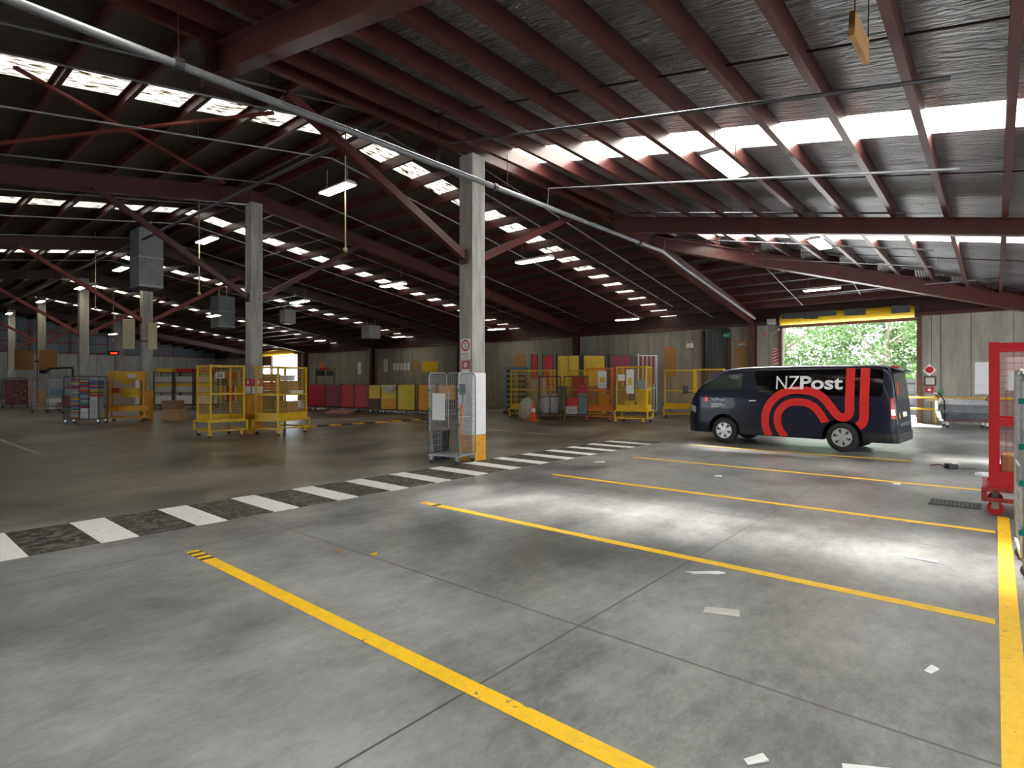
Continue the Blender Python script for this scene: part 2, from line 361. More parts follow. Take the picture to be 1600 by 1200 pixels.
def text_mb(body, x0, x1, z0, z1, bold=0.0, fn=None, keep=False):
    """lettering as a mesh fitted to a box; fn maps (x,z) to a point"""
    cu = bpy.data.curves.new('lettering', 'FONT'); cu.body = body; cu.offset = bold; cu.extrude = 0; cu.resolution_u = 4
    cu.align_x = 'CENTER'
    ob = bpy.data.objects.new('lettering', cu); C.objects.link(ob)
    dg = bpy.context.evaluated_depsgraph_get(); dg.update()
    me = bpy.data.meshes.new_from_object(ob.evaluated_get(dg))
    bpy.data.objects.remove(ob)
    xs = [v.co.x for v in me.vertices]; ys = [v.co.y for v in me.vertices]
    ax, bx, ay, by = min(xs), max(xs), min(ys), max(ys)
    mb = MB(); vs = [(x0 + (v.co.x - ax) / (bx - ax) * (x1 - x0), z0 + (v.co.y - ay) / (by - ay) * (z1 - z0)) for v in me.vertices]
    mb.v = [tuple(fn(*p)) for p in vs]; mb.f = [tuple(p.vertices) for p in me.polygons]
    bpy.data.meshes.remove(me)
    return mb

# ------------------------------------------------------------------ roof planes (underside of purlins)
XE = -8.4; RIDGE = 8.3; WALLY = 27.4; XW = -68.0; XEAST = 7.0; YS = -8.0
def zR(x): return 6.40 - 0.191 * (x + 8.4)
def zL(y): return 7.75 - 0.16 * abs(y - RIDGE)
def hipX(y): return XE + (y - 16.7) * (9.2 / 10.7)
PD = 0.27
def slab(name, pts, fz, m, t=0.03):
    mb = MB(); n = len(pts)
    lo = [(x, y, fz(x, y)) for x, y in pts]; hi = [(x, y, fz(x, y) + t) for x, y in pts]
    mb.add(lo + hi, [tuple(range(n)), tuple(range(n, 2 * n))] + [(i, (i + 1) % n, (i + 1) % n + n, i + n) for i in range(n)])
    return struct(mb.build(name, m))

# ------------------------------------------------------------------ SETTING
struct(MB().bb(XW, XEAST, YS, WALLY, -0.2, 0).build('floor', M['floor']))
struct(MB().bb(-90, 40, WALLY + 0.0, 75, -0.25, -0.02).build('ground_outside', M['asphalt']))
struct(MB().bb(-90, 40, -40, YS, -0.25, -0.02).build('ground_outside', M['asphalt']))
struct(MB().bb(XEAST, 40, YS, WALLY, -0.25, -0.02).build('ground_outside', M['asphalt']))
# roof: right wing
fR = lambda x, y: zR(x) + PD
xe = XEAST + 0.3
RS = [(0.7, 1.75), (9.2, 10.2), (17.5, 18.5)]
prev = YS
for a, b in RS:
    if prev < 16.7 < a:
        slab('ceiling', [(XE, prev), (xe, prev), (xe, a), (hipX(a), a), (XE, 16.7)], fR, M['foil'])
    else:
        slab('ceiling', [(XE, prev), (xe, prev), (xe, a), (XE, a)], fR, M['foil'])
    prev = b
slab('ceiling', [(hipX(prev), prev), (xe, prev), (xe, WALLY), (hipX(WALLY), WALLY)], fR, M['foil'])
k = 0
for a, b in RS:
    k += 1
    x0 = XE if a < 16.7 else hipX(b)
    slab('window_%d' % k, [(x0, a), (xe, a), (xe, b), (x0, b)], fR, M['sky_clear'], 0.004)
    portal('skylight_portal', ((x0 + xe) / 2, (a + b) / 2, zR((x0 + xe) / 2) + PD + 0.08), (xe - x0) * 1.02, b - a, (0, math.atan(0.191), 0))
# roof: main gable
fL = lambda x, y: zL(y) + PD
SX = [-12.75, -23.1, -33.4, -43.6, -53.8, -63.5]
edges = [XE] + [e for s in SX for e in (s + 0.43, s - 0.43)] + [XW]
for i in range(0, len(edges), 2):
    x1, x0 = edges[i], edges[i + 1]
    slab('ceiling', [(x0, RIDGE), (x1, RIDGE), (x1, WALLY), (x0, WALLY)], fL, M['dark_sheet'])
    slab('ceiling', [(x0, RIDGE), (x1, RIDGE), (x1, YS), (x0, YS)], fL, M['dark_sheet'])
slab('ceiling', [(XE, 16.7), (hipX(WALLY), WALLY), (XE, WALLY)], fL, M['dark_sheet'])
al = math.atan(0.16)
for sx in SX:
    for (ya, yb, sg) in ((RIDGE, WALLY, 1), (YS, RIDGE, -1)):
        k += 1
        slab('window_%d' % k, [(sx - 0.43, ya), (sx + 0.43, ya), (sx + 0.43, yb), (sx - 0.43, yb)], fL, M['sky_dirty'], 0.004)
        if sx > -45:
            ym = (ya + yb) / 2
            portal('skylight_portal', (sx, ym, zL(ym) + PD + 0.08), 0.86, (yb - ya) * 1.01, (-sg * al, 0, 0))
# unseen upstand between the two roofs, added to stop light leaking in
mb = MB()
ys = [YS, 1.12, RIDGE, 15.3, 16.7]
for a, b in zip(ys[:-1], ys[1:]):
    za, zb = zL(a) + PD, zL(b) + PD; c = zR(XE) + PD
    mb.add([(XE - 0.03, a, min(za, c)), (XE - 0.03, b, min(zb, c)), (XE - 0.03, b, max(zb, c)), (XE - 0.03, a, max(za, c)),
            (XE, a, min(za, c)), (XE, b, min(zb, c)), (XE, b, max(zb, c)), (XE, a, max(za, c))],
           [(0, 1, 2, 3), (4, 5, 6, 7), (0, 1, 5, 4), (3, 2, 6, 7), (0, 3, 7, 4), (1, 2, 6, 5)])
struct(mb.build('wall_leak_infill', M['dark_sheet']))
# far wall with openings
D1 = (-7.3, -2.35, 4.08); D2 = (-10.92, -9.73, 4.15); D3 = (-56.7, -49.5, 4.2)
mb = MB(); T = 0.2
def seg(x0, x1, z0, z1): mb.bb(x0, x1, WALLY, WALLY + T, z0, z1)
WT = 4.22
seg(XW, D3[0], 0, WT); seg(D3[1], D2[0], 0, WT); seg(D2[1], D1[0], 0, WT); seg(D1[1], XEAST, 0, WT)
struct(mb.build('wall_north', M['conc_wall']))
mb = MB()
mb.bb(XW, 0.8, WALLY, WALLY + T, WT, 4.98)
mb.add([(0.8, WALLY, 4.22), (XEAST, WALLY, 4.22), (XEAST, WALLY, 4.23), (0.8, WALLY, 4.92)], [(0, 1, 2, 3)])
struct(mb.build('wall_north_upper', M['dark_steel']))
struct(MB().bb(XW, XEAST - 3, WALLY - 0.16, WALLY - 0.01, 4.2, 4.34).build('trim_1', M['red_steel']))
# west wall: concrete below, blue-grey cladding with red girts above
struct(MB().bb(XW - 0.2, XW, YS, WALLY, 0, 4.3).build('wall_west', M['conc_wall2']))
mb = MB(); mb.add([(XW, YS, 4.3), (XW, WALLY, 4.3), (XW, WALLY, zL(WALLY) + PD), (XW, RIDGE, zL(RIDGE) + PD), (XW, YS, zL(YS) + PD),
                   (XW - .1, YS, 4.3), (XW - .1, WALLY, 4.3), (XW - .1, WALLY, zL(WALLY) + PD), (XW - .1, RIDGE, zL(RIDGE) + PD), (XW - .1, YS, zL(YS) + PD)],
                  [(0, 1, 2, 3, 4), (5, 6, 7, 8, 9), (0, 1, 6, 5), (1, 2, 7, 6), (2, 3, 8, 7), (3, 4, 9, 8), (4, 0, 5, 9)])
struct(mb.build('wall_west_upper', M['blue_sheet']))
mb = MB()
for z in (4.35, 5.3, 6.2): mb.bb(XW + 0.01, XW + 0.12, YS, WALLY, z, z + 0.1)
for y in range(2, 27, 3): mb.bb(XW + 0.01, XW + 0.1, y, y + 0.1, 4.4, zL(y))
struct(mb.build('trim_2', M['brace']))
# south wall and east wall with the loading doors that light the foreground
mb = MB()
for a, b in ((XW, -22), (-16, XEAST)): mb.bb(a, b, YS - T, YS, 0, 5.3)
mb.bb(-22, -16, YS - T, YS, 4.0, 5.3)
struct(mb.build('wall_south', M['conc_wall']))
mb = MB()
mb.bb(XE, XEAST, YS - T, YS, 5.3, 5.31); mb.add([(XE, YS, 5.3), (XEAST, YS, 5.3), (XEAST, YS, 5.31), (XE, YS, zR(XE) + PD)], [(0, 1, 2, 3)])
mb.add([(XW, YS, 5.3), (XE, YS, 5.3), (XE, YS, zL(YS) + PD), (XW, YS, zL(YS) + PD)], [(0, 1, 2, 3)])
struct(mb.build('wall_south_upper', M['dark_sheet']))
mb = MB()
for a, b in ((YS, 2), (7, 10), (15, 17), (25, WALLY)): mb.bb(XEAST, XEAST + T, a, b, 0, 3.72)
for a, b in ((2, 7), (10, 15), (17, 25)): mb.bb(XEAST, XEAST + T, a, b, 3.45, 3.72)
struct(mb.build('wall_east', M['conc_wall']))
for y, wd in ((4.5, 5), (12.5, 5), (21, 8)): portal('door_portal', (XEAST + 0.25, y, 1.73), 3.5, wd, (0, radians(90), 0))
for x, wd in ((-19, 6),): portal('door_portal', (x, YS - 0.25, 2), wd, 4, (radians(-90), 0, 0))
portal('door_portal', ((D1[0] + D1[1]) / 2, WALLY + 0.3, 2.04), 5, 4.1, (radians(90), 0, 0))
portal('door_portal', ((D3[0] + D3[1]) / 2, WALLY + 0.3, 2.1), 7.2, 4.2, (radians(90), 0, 0))
# kerb of the raised dock far left
struct(MB().bb(-62, -50.5, 5.0, 12.5, 0, 0.16).build('trim_3', M['white']))

# big roller door, frame and yellow curtain roll
x0, x1, zt = D1
struct(MB().bb(x0 - 0.12, x0, WALLY - 0.12, WALLY + 0.1, 0, 4.2).bb(x1, x1 + 0.16, WALLY - 0.14, WALLY + 0.1, 0, 4.3).build('door_1_frame', M['brown']))
d = struct(MB().lathe([(0.02, x0 - 0.05), (0.25, x0 - 0.05), (0.25, x1 + 0.05), (0.02, x1 + 0.05)], 20, 'x', (0, WALLY - 0.30, 4.38)).build('door_1', M['yellow'], smooth=False))
MB().bb(x0, x1, WALLY - 0.16, WALLY - 0.06, 4.02, 4.18).build('bottom_rail', M['brown'], d)
mb = MB(); random.seed(3)
xx = x0 + 0.1
while xx < x1 - 0.4:      # torn dark backing hanging over the roll
    wd = random.uniform(0.2, 0.8); hh = random.uniform(0.03, 0.2)
    if random.random() < 0.85: mb.bb(xx, min(xx + wd, x1), WALLY - 0.57, WALLY - 0.555, 4.50 - hh, 4.62)
    xx += wd
mb.build('torn_cover', M['dgrey'], d)
MB().bb(x0 - 0.05, x0 + 0.02, WALLY - 0.6, WALLY - 0.02, 4.1, 4.65).bb(x1 - 0.02, x1 + 0.06, WALLY - 0.6, WALLY - 0.02, 4.1, 4.65).build('end_plate', M['black'], d)
# dark cladding door between the red posts
struct(MB().bb(D2[0], D2[1], WALLY + 0.12, WALLY + 0.16, 0, 4.25).bb(D2[0], D2[1], WALLY + 0.09, WALLY + 0.12, 2.62, 2.7).build('door_2', M['door_sheet']))
struct(MB().bb(D2[0] - 0.1, D2[0], WALLY - 0.08, WALLY + 0.1, 0, 4.15).bb(D2[1], D2[1] + 0.12, WALLY - 0.08, WALLY + 0.1, 0, 4.15).build('door_2_frame', M['red_steel']))
# far roller door
d = struct(MB().lathe([(0.02, D3[0]), (0.27, D3[0]), (0.27, D3[1]), (0.02, D3[1])], 16, 'x', (0, WALLY - 0.32, 4.45)).build('door_3', M['yellow']))
struct(MB().bb(-54.85, -54.6, WALLY - 0.1, WALLY + 0.1, 0, 4.2).bb(D3[0], -54.85, WALLY, WALLY + 0.1, 3.25, 4.2).bb(D3[1] - 0.05, D3[1] + 0.4, WALLY - 0.15, WALLY + 0.1, 0, 4.3).build('door_3_frame', M['brown']))

# ------------------------------------------------------------------ PURLINS (each a member of its own, part of the roof)
def roofmember(o): return struct(o)
for i in range(18):
    x = 0.19 + 0.89 * 7 - 0.89 * i
    if x < -8.0: break
    yend = WALLY if x > 0.8 else 16.7 + (x - XE) * (10.7 / 9.2)
    z = zR(x) + PD - 0.005
    roofmember(MB().chan((x, YS, z), (x, yend, z), PD, 0.09, 0.008, -1).build('roof_purlin', M['red_steel']))
roofmember(MB().chan((XE + 0.02, YS, zR(XE) + PD), (XE + 0.02, 16.7, zR(XE) + PD), 0.36, 0.1, 0.01, 1).build('roof_edge_beam', M['red_steel']))
for k in range(17):
    for sg in (1, -1):
        y = RIDGE + sg * (0.35 + 1.1 * k)
        if y > WALLY - 0.2 or y < YS + 0.3: continue
        z = zL(y) + PD - 0.005
        xr = XE - 0.05 if y < 16.9 else hipX(y) - 0.05
        roofmember(MB().chan((XW, y, z), (xr, y, z), PD, 0.08, 0.008, -sg).build('roof_purlin', M['red_steel']))
# tie rods across the right wing purlins
for y in (1.9, 6.9, 11.9, 15.6, 20.5):
    mb = MB(); xs0 = XE if y < 16.7 else hipX(y) + 0.2
    mb.bar((xs0, y, zR(xs0) + 0.16), (XEAST, y, zR(XEAST) + 0.16), 0.022)
    roofmember(mb.build('purlin_tie_rod', M['dark_steel']))

# ------------------------------------------------------------------ RAFTERS
for i, y in enumerate((3.45, 14.5)):
    lab = ['deep red steel rafter crossing the ceiling nearest the viewer above the yellow bays', 'long dark red rafter running right from the big pipe, above the van'][i]
    o = MB().ibeam((XE - 0.1, y, zR(XE)), (XEAST, y, zR(XEAST)), 0.44, 0.26, 0.2, 0.02, 0.014).build('roof_rafter', M['red_steel'])
    tag(o, lab, 'beam', 'rafters of the right wing')
tag(MB().ibeam((XE, 16.9, zR(XE) - 0.10), (0.85, WALLY - 0.02, 4.72), 0.38, 0.60, 0.2, 0.025, 0.014).build('hip_rafter', M['red_steel']),
    'sloping red hip rafter falling to the right, between the silver and the dark roof', 'beam')
COLX = [-8.22, -17.8, -27.7, -37.7, -48.0, -58.5]
FRX = [-8.56, -18.1, -27.9, -37.9, -48.1, -58.6]
nth = ['nearest', 'second nearest', 'third', 'fourth', 'fifth', 'farthest']
for i, x in enumerate(FRX):
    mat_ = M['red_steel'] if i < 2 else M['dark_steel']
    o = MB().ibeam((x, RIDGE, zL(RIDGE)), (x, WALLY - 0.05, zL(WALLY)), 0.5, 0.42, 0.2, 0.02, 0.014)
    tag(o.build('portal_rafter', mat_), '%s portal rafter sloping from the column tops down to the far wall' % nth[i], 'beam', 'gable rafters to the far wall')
    if i:
        o = MB().ibeam((x, RIDGE - 0.01, zL(RIDGE)), (x, YS, zL(YS)), 0.5, 0.42, 0.2, 0.02, 0.014)
        tag(o.build('portal_rafter', mat_), '%s portal rafter on the near slope, falling left from the column tops' % nth[i], 'beam', 'gable rafters on the near slope')
    wx = {0: -8.55, 1: -18.35}.get(i, x)
    o = MB().bb(wx - 0.14, wx + 0.14, WALLY - 0.32, WALLY - 0.3, 0, 4.3).bb(wx - 0.14, wx + 0.14, WALLY - 0.03, WALLY - 0.01, 0, 4.3).bb(wx - 0.008, wx + 0.008, WALLY - 0.3, WALLY - 0.03, 0, 4.3)
    tag(o.build('wall_post', M['red_steel']), ['dark red steel post on the far wall left of the roller door', 'dark red steel post on the far wall behind the yellow cages', 'red steel post on the far wall just left of the speed limit column', 'red steel post on the far wall above the red cages', 'red steel post on the far wall right of the far doorway', 'red steel post on the far wall at the far left'][i], 'post', 'steel posts of the far wall')

# ------------------------------------------------------------------ CONCRETE COLUMNS
def column(i, x, y, s, top, yel, lab):
    t = thing('concrete_column', lab, 'column', (x, y, 0), 0, 'concrete columns')
    a = s / 2
    if i == 0:
        MB().bb(-a, a, -a, a, 0, top).build('shaft', M['conc_col'], t)
    else:
        mb = MB()   # twin-leg look: shallow recess down the face
        mb.bb(-a, a, -a + 0.03, a, 0, top).bb(-a, -a * 0.25, -a, -a + 0.03, 0, top).bb(a * 0.25, a, -a, -a + 0.03, 0, top)
        if i == 1: mb = MB().bb(-a, a, -a, a, 0, top)
        mb.build('shaft', M['conc_col'], t)
    e = 0.012
    MB().bb(-a - e, a + e, -a - e, a + e, 0, yel).build('painted_base', M['orange_y'], t)
    return t
clabs = ['nearest concrete column, with a speed limit sign and a white and yellow base', 'concrete column between two yellow cages, with a yellow base and red notice',
         'concrete column behind the cardboard boxes with cream boards on it', 'concrete column lit yellow by a lamp above the tray cage', 'concrete column carrying the orange boards',
         'farthest concrete column at the left edge with a yellow notice']
cols = []
for i, x in enumerate(COLX):
    cols.append(column(i, x, 8.38 if i == 0 else 8.34, 0.37 if i < 3 else 0.42, 6.24 if i == 0 else 7.22, [0.52, 1.22, 1.25, 1.0, 1.15, 1.0][i], clabs[i]))
tag(MB().bb(-8.22 - .197, -8.22 + .197, 8.38 - .197, 8.38 + .197, 0.53, 1.79).build('column_wrap', M['paper']),
    'white plastic sheet wrapped around the nearest column above its yellow base', 'sheet')
# knee braces (pairs from each column to the rafters, and to the ground side)
pos = ['left', 'right']
for i, x in enumerate(COLX):
    for sg in (-1, 1):
        zz = 4.15 if i == 0 else 4.25
        e = 3.75
        p = (x, 8.34 + sg * 0.2, zz); q = (x - 0.12, RIDGE + sg * 4.1, zL(RIDGE + 4.1) - (0.5 if i else 0.95) + 0.1)
        if i == 0: q = (x - 0.1, RIDGE + sg * 3.9, 6.05 if sg < 0 else 5.9)
        o = MB().bar(p, q, 0.13, 0.15)
        o.bb(p[0] - 0.09, p[0] + 0.09, 8.34 + (0.19 if sg > 0 else -0.22), 8.34 + (0.22 if sg > 0 else -0.19), zz - 0.15, zz + 0.12)
        tag(o.build('knee_brace', M['brace'] if i >= 2 else M['red_steel']), '%s red steel knee brace of the %s column' % (pos[0 if sg < 0 else 1], nth[i]), 'brace', 'knee braces of the columns')
# thin roof cross braces upper left
tag(MB().bar((-12.0, 1.76, 6.66), (-17.5, 7.3, 7.53), 0.07, 0.05).build('cross_brace', M['brace']), 'thin red roof brace running down right past the mossy skylight', 'brace')
tag(MB().bar((-16.2, 1.95, 6.62), (-11.5, 5.8, 7.24), 0.07, 0.05).build('cross_brace', M['brace']), 'thin red roof brace rising right across the mossy skylight', 'brace')
# end bracket of near rafter
tag(MB().bb(XE - 0.16, XE - 0.02, 3.25, 3.65, 5.75, 6.75).build('rafter_bracket', M['dark_steel']), 'dark steel bracket at the left end of the nearest rafter', 'bracket')

# ------------------------------------------------------------------ PIPES
def pipe(pts, r, lab, m='pipe', name='sprinkler_pipe', hangers=()):
    o = MB().tube(pts, r, 8).build(name, M[m], smooth=True); tag(o, lab, 'pipe')
    for hx, hy, z0, z1 in hangers:
        MB().tube([(hx, hy, z0), (hx, hy, z1)], 0.008, 5).build('hanger', M['dark_steel'], o)
    return o
bx = -7.8
o = pipe([(bx, -4, 5.56), (bx, 16.3, 5.62), (bx - 0.25, 18.3, 5.50), (bx - 0.4, WALLY - 1, 4.45)], 0.055, 'thick grey fire main running from the top left corner towards the roller door', hangers=[(bx, y, 5.6, 6.4) for y in (2.7, 7.1, 9.0, 13.4)])
for y in (2.7, 8.6, 14.8): MB().lathe([(0.05, y - 0.05), (0.085, y - 0.05), (0.085, y + 0.05), (0.05, y + 0.05)], 12, 'y', (bx, 0, 5.585)).build('coupling', M['pipe_dark'], o)
def rz(x, d): return zR(x) - d
pipe([(bx, 10.4, 5.6), (bx, 10.45, rz(bx, 0.24)), (-0.4, 10.5, 4.70), ], 0.02, 'thin silver sprinkler pipe passing behind the nearest ceiling light')
pipe([(bx, 7.0, 5.6), (bx, 7.1, rz(bx, 0.3)), (-0.34, 7.2, 4.66)], 0.025, 'dark sprinkler pipe crossing the purlins above the skylight, nearest the hanging board', 'pipe_dark')
pipe([(bx, 16.4, 5.62), (bx, 16.5, rz(bx, 0.22)), (-1.1, 16.6, rz(-1.1, 0.3))], 0.02, 'thin sprinkler pipe just beyond the long dark rafter')
pipe([(-6.0, 19.6, rz(-6, .25)), (-1.2, 19.6, rz(-1.2, .25)), (-1.2, 19.6, rz(-1.2, 0.02))], 0.016, 'thin sprinkler pipe near the hip rafter with a short riser')
pipe([(bx, 14.2, 6.33), (-1.4, 14.2, zR(-1.4) + 0.03)], 0.02, 'thin dark pipe lying along the top of the long dark rafter', 'pipe_dark')
def zp(y): return zL(y) - 0.26
for n_, (x, ya, yb, lab) in enumerate([(-10.05, -2, 26.3, 'thin sprinkler pipe on the main gable nearest the big fire main'), (-11.0, -2, 24.0, 'second thin sprinkler pipe over the main gable'),
        (-13.3, -2, 25.6, 'thin sprinkler pipe beside the nearest mossy skylight strip'), (-16.3, -2, 25.8, 'thin sprinkler pipe running in front of the second column top'),
        (-19.5, 0, 25.5, 'thin sprinkler pipe just beyond the second column'), (-22.9, 0, 25.5, 'thin sprinkler pipe beside the second mossy skylight strip'),
        (-26.2, 0, 25.5, 'thin sprinkler pipe above the grey duct'), (-32.6, 0, 25.5, 'thin sprinkler pipe beside the third skylight strip')]):
    pipe([(x, ya, zp(ya)), (x, RIDGE, zp(RIDGE)), (x, yb, zp(yb))], 0.02, lab, hangers=[(x, y, zp(y), zL(y) + 0.1) for y in (5, 8.0, 12, 17, 22)])
pipe([(-9.5, 7.45, 7.12), (-55, 7.45, 7.15)], 0.05, 'dark grey main pipe running along the ridge from column to column', 'pipe_dark', hangers=[(x, 7.45, 7.15, 7.7) for x in (-12, -20, -30, -40)])
pipe([(-6.3, 24.3, zL(24.3) - .2), (0.2, 24.3, zL(24.3) - .2)], 0.018, 'thin pipe hung in front of the roller door head')
pipe([(-6.1, 19.3, zL(19.3) - .15), (-6.1, 25.8, zL(25.8) - .15)], 0.015, 'thin pipe sloping down behind the hip rafter, above the tubular lamp')
pipe([(-3.9, 22.2, zL(22.2) - .1), (-3.9, 25.0, zL(25.0) - .15)], 0.015, 'short thin pipe sloping down over the roller door')

# ------------------------------------------------------------------ CEILING LIGHTS
def make_light(lab, x, y, z, rzv, wire=0.6):
    t = thing('fluorescent_light', lab, 'ceiling light', (x, y, z), rzv, 'fluorescent ceiling lights')
    MB().loft([[(-0.61, -0.16, 0), (0.61, -0.16, 0), (0.61, 0.16, 0), (-0.61, 0.16, 0)], [(-0.61, -0.10, 0.07), (0.61, -0.10, 0.07), (0.61, 0.10, 0.07), (-0.61, 0.10, 0.07)]]).build('housing', M['white'], t)
    MB().bb(-0.58, 0.58, -0.135, 0.135, -0.02, -0.002).build('diffuser', M['tube'], t)
    mb = MB()
    for s in (-0.45, 0.45): mb.tube([(s, 0, 0.06), (s * 0.98, 0, 0.06 + wire)], 0.005, 4)
    mb.build('hanging_wire', M['galv'], t)
    return t
L0 = make_light('ceiling light with an open louvre nearest the viewer, under the silver roof', -3.15, 8.75, 4.93, pi / 2, 0.5)
copy_thing(L0, (-3.25, 15.4, 4.97), pi / 2, 'square-looking ceiling light beyond the long dark rafter')
LL = [(-12.2, 7.75, 6.3, 0, 'bright ceiling light hanging left of the speed limit column with a sensor pole below'),
      (-19.9, 7.75, 6.3, 0, 'ceiling light hanging left of the second column'), (-27.7, 7.4, 6.3, 0, 'ceiling light half hidden behind the grey duct'),
      (-36.3, 7.9, 6.5, 0, 'ceiling light above the lamp-lit yellowish column'), (-46.5, 8.05, 6.75, 0, 'ceiling light above the column with orange boards'),
      (-57.0, 8.0, 6.8, 0, 'ceiling light far left above the last column'),
      (-9.95, 12.65, 5.05, 0.0, 'tubular light under the dark roof right of the speed limit column'), (-14.0, 25.3, 4.72, 0.05, 'tubular light over the maroon topped cages'),
      (-4.85, 23.2, 5.0, 0, 'tubular light hanging in front of the roller door'), (-16.3, 12.6, 5.05, 0, 'tubular light beside the second skylight strip'),
      (-22.8, 12.65, 5.05, 0, 'tubular light right of the second column'), (-32.2, 25.4, 4.8, 0, 'tubular light over the red cages near the far wall'),
      (-22.7, 25.2, 4.75, 0, 'tubular light just right of the speed limit column near the far wall'), (-31.5, 12.6, 5.1, 0, 'tubular light between the third and second columns'),
      (-40.5, 12.6, 5.1, 0, 'tubular light far off right of the third column'), (-41.0, 24.5, 4.9, 0, 'tubular light left of the far doorway'),
      (-49, 12.6, 5.1, 0, 'tubular light far off left of the third column'), (-50.5, 24.0, 4.9, 0, 'tubular light deep in the far corner')]
for x, y, z, r, lab in LL: copy_thing(L0, (x, y, z), r, lab)
# sensor poles hanging below some lights
def pole(x, y, ztop, zbot, lab):
    t = thing('hanging_sensor', lab, 'sensor', (x, y, zbot), 0, 'sensor poles hanging from the roof')
    MB().tube([(0, 0, 0.06), (0, 0, zL(y) + PD - zbot)], 0.017, 6).build('pole', M['cream'], t)
    MB().lathe([(0.01, 0.08), (0.05, 0.07), (0.055, 0.0), (0.03, -0.03), (0.005, -0.035)], 12).build('sensor_head', M['cream'], t, smooth=True)
pole(-12.15, 7.95, 7.3, 4.82, 'cream sensor pole hanging under the bright light left of the nearest column')
pole(-20.4, 7.7, 7.3, 4.55, 'cream sensor pole left of the second column')
pole(-28.0, 6.6, 7.2, 4.6, 'cream sensor pole left of the grey duct')
pole(-19.6, 8.9, 7.2, 4.75, 'cream sensor pole without a head visible beside the second column')
pole(-38, 9.8, 7.2, 3.9, 'short cream sensor pole near the red display column')

# ------------------------------------------------------------------ DUCTS AND BOARDS HIGH UP
def duct(x0, x1, y0, y1, z0, z1, lab):
    t = thing('air_duct', lab, 'duct', ((x0 + x1) / 2, (y0 + y1) / 2, z0), 0, 'grey air ducts')
    a, b = (x1 - x0) / 2, (y1 - y0) / 2
    MB().bb(-a, a, -b, b, 0.0, z1 - z0).build('casing', M['lgrey'] if z1 - z0 < 1 else M['ductm'], t)
    MB().bb(-a - .015, a + .015, -b - .015, b + .015, 0.05, 0.08).build('flange', M['galv'], t); MB().bb(-a - .015, a + .015, -b - .015, b + .015, (z1 - z0) * .5, (z1 - z0) * .5 + .03).build('flange', M['galv'], t)
    for sx_ in (-a, a): MB().bb(sx_ - .01, sx_ + .01, -.02, .02, (z1 - z0) - .2, zL((y0 + y1) / 2) + PD - z0).build('hanging_strap', M['galv'], t)
    MB().bb(-a * 0.8, a * 0.8, -b * 0.8, b * 0.8, -0.03, 0.0).build('outlet_grille', M['black'], t)
M['ductm'] = mat('dull_galvanised_duct', (0.20, 0.215, 0.23), 0.5, 0.3, 0.25, 3)
duct(-26.2, -25.12, 7.31, 8.15, 5.30, 7.6, 'tall grey air duct hanging in front of the third column')
duct(-34.35, -33.31, 13.58, 14.5, 4.7, 6.5, 'grey air duct hanging behind the second column brace')
duct(-31.5, -30.86, 16.26, 16.88, 5.0, 5.75, 'small grey vent box right of the second column')
duct(-29.93, -29.13, 20.73, 21.55, 4.3, 5.1, 'grey vent box in front of the far wall post')
t = thing('cream_board', 'pair of cream boards fixed either side of the third column', 'board', (-27.7, 8.34, 3.0), TH)
MB().bb(-0.80, -0.30, -0.32, -0.28, 0, 1.28).build('left_board', M['cream'], t); MB().bb(0.27, 0.64, -0.32, -0.28, -0.02, 1.1).build('right_board', M['cream'], t)
MB().bb(-0.6, 0.55, -0.28, -0.24, 0.3, 0.36).build('fixing_bar', M['brown'], t)
t = thing('orange_board', 'pair of orange boards fixed either side of the fifth column', 'board', (-48.0, 8.34, 2.42), TH)
MB().bb(-1.42, -0.2, -0.38, -0.33, 0, 1.28).build('left_board', M['ply'], t); MB().bb(0.2, 1.36, -0.38, -0.33, 0, 1.28).build('right_board', M['ply'], t)
MB().bb(-1.2, 1.2, -0.33, -0.28, 0.5, 0.58).build('fixing_bar', M['brown'], t)
# plywood sheet hanging from the silver roof
t = thing('hanging_board', 'small plywood board hanging on wires from the silver roof', 'board', (-0.80, 5.1, 4.25))
pc = [(-.44, -.17), (.21, -.10), (.42, .20), (-.22, .13)]
MB().loft([[(-.02 - .1 * z_, y_, z_) for y_, z_ in pc], [(.02 - .1 * z_, y_, z_) for y_, z_ in pc]]).build('board', M['ply'], t)
MB().tube([(0, -0.2, 0.13), (0, -0.22, 0.75)], 0.005, 4).build('wire', M['dark_steel'], t); MB().tube([(0, 0.38, 0.19), (0, 0.42, 0.75)], 0.005, 4).build('wire', M['dark_steel'], t)

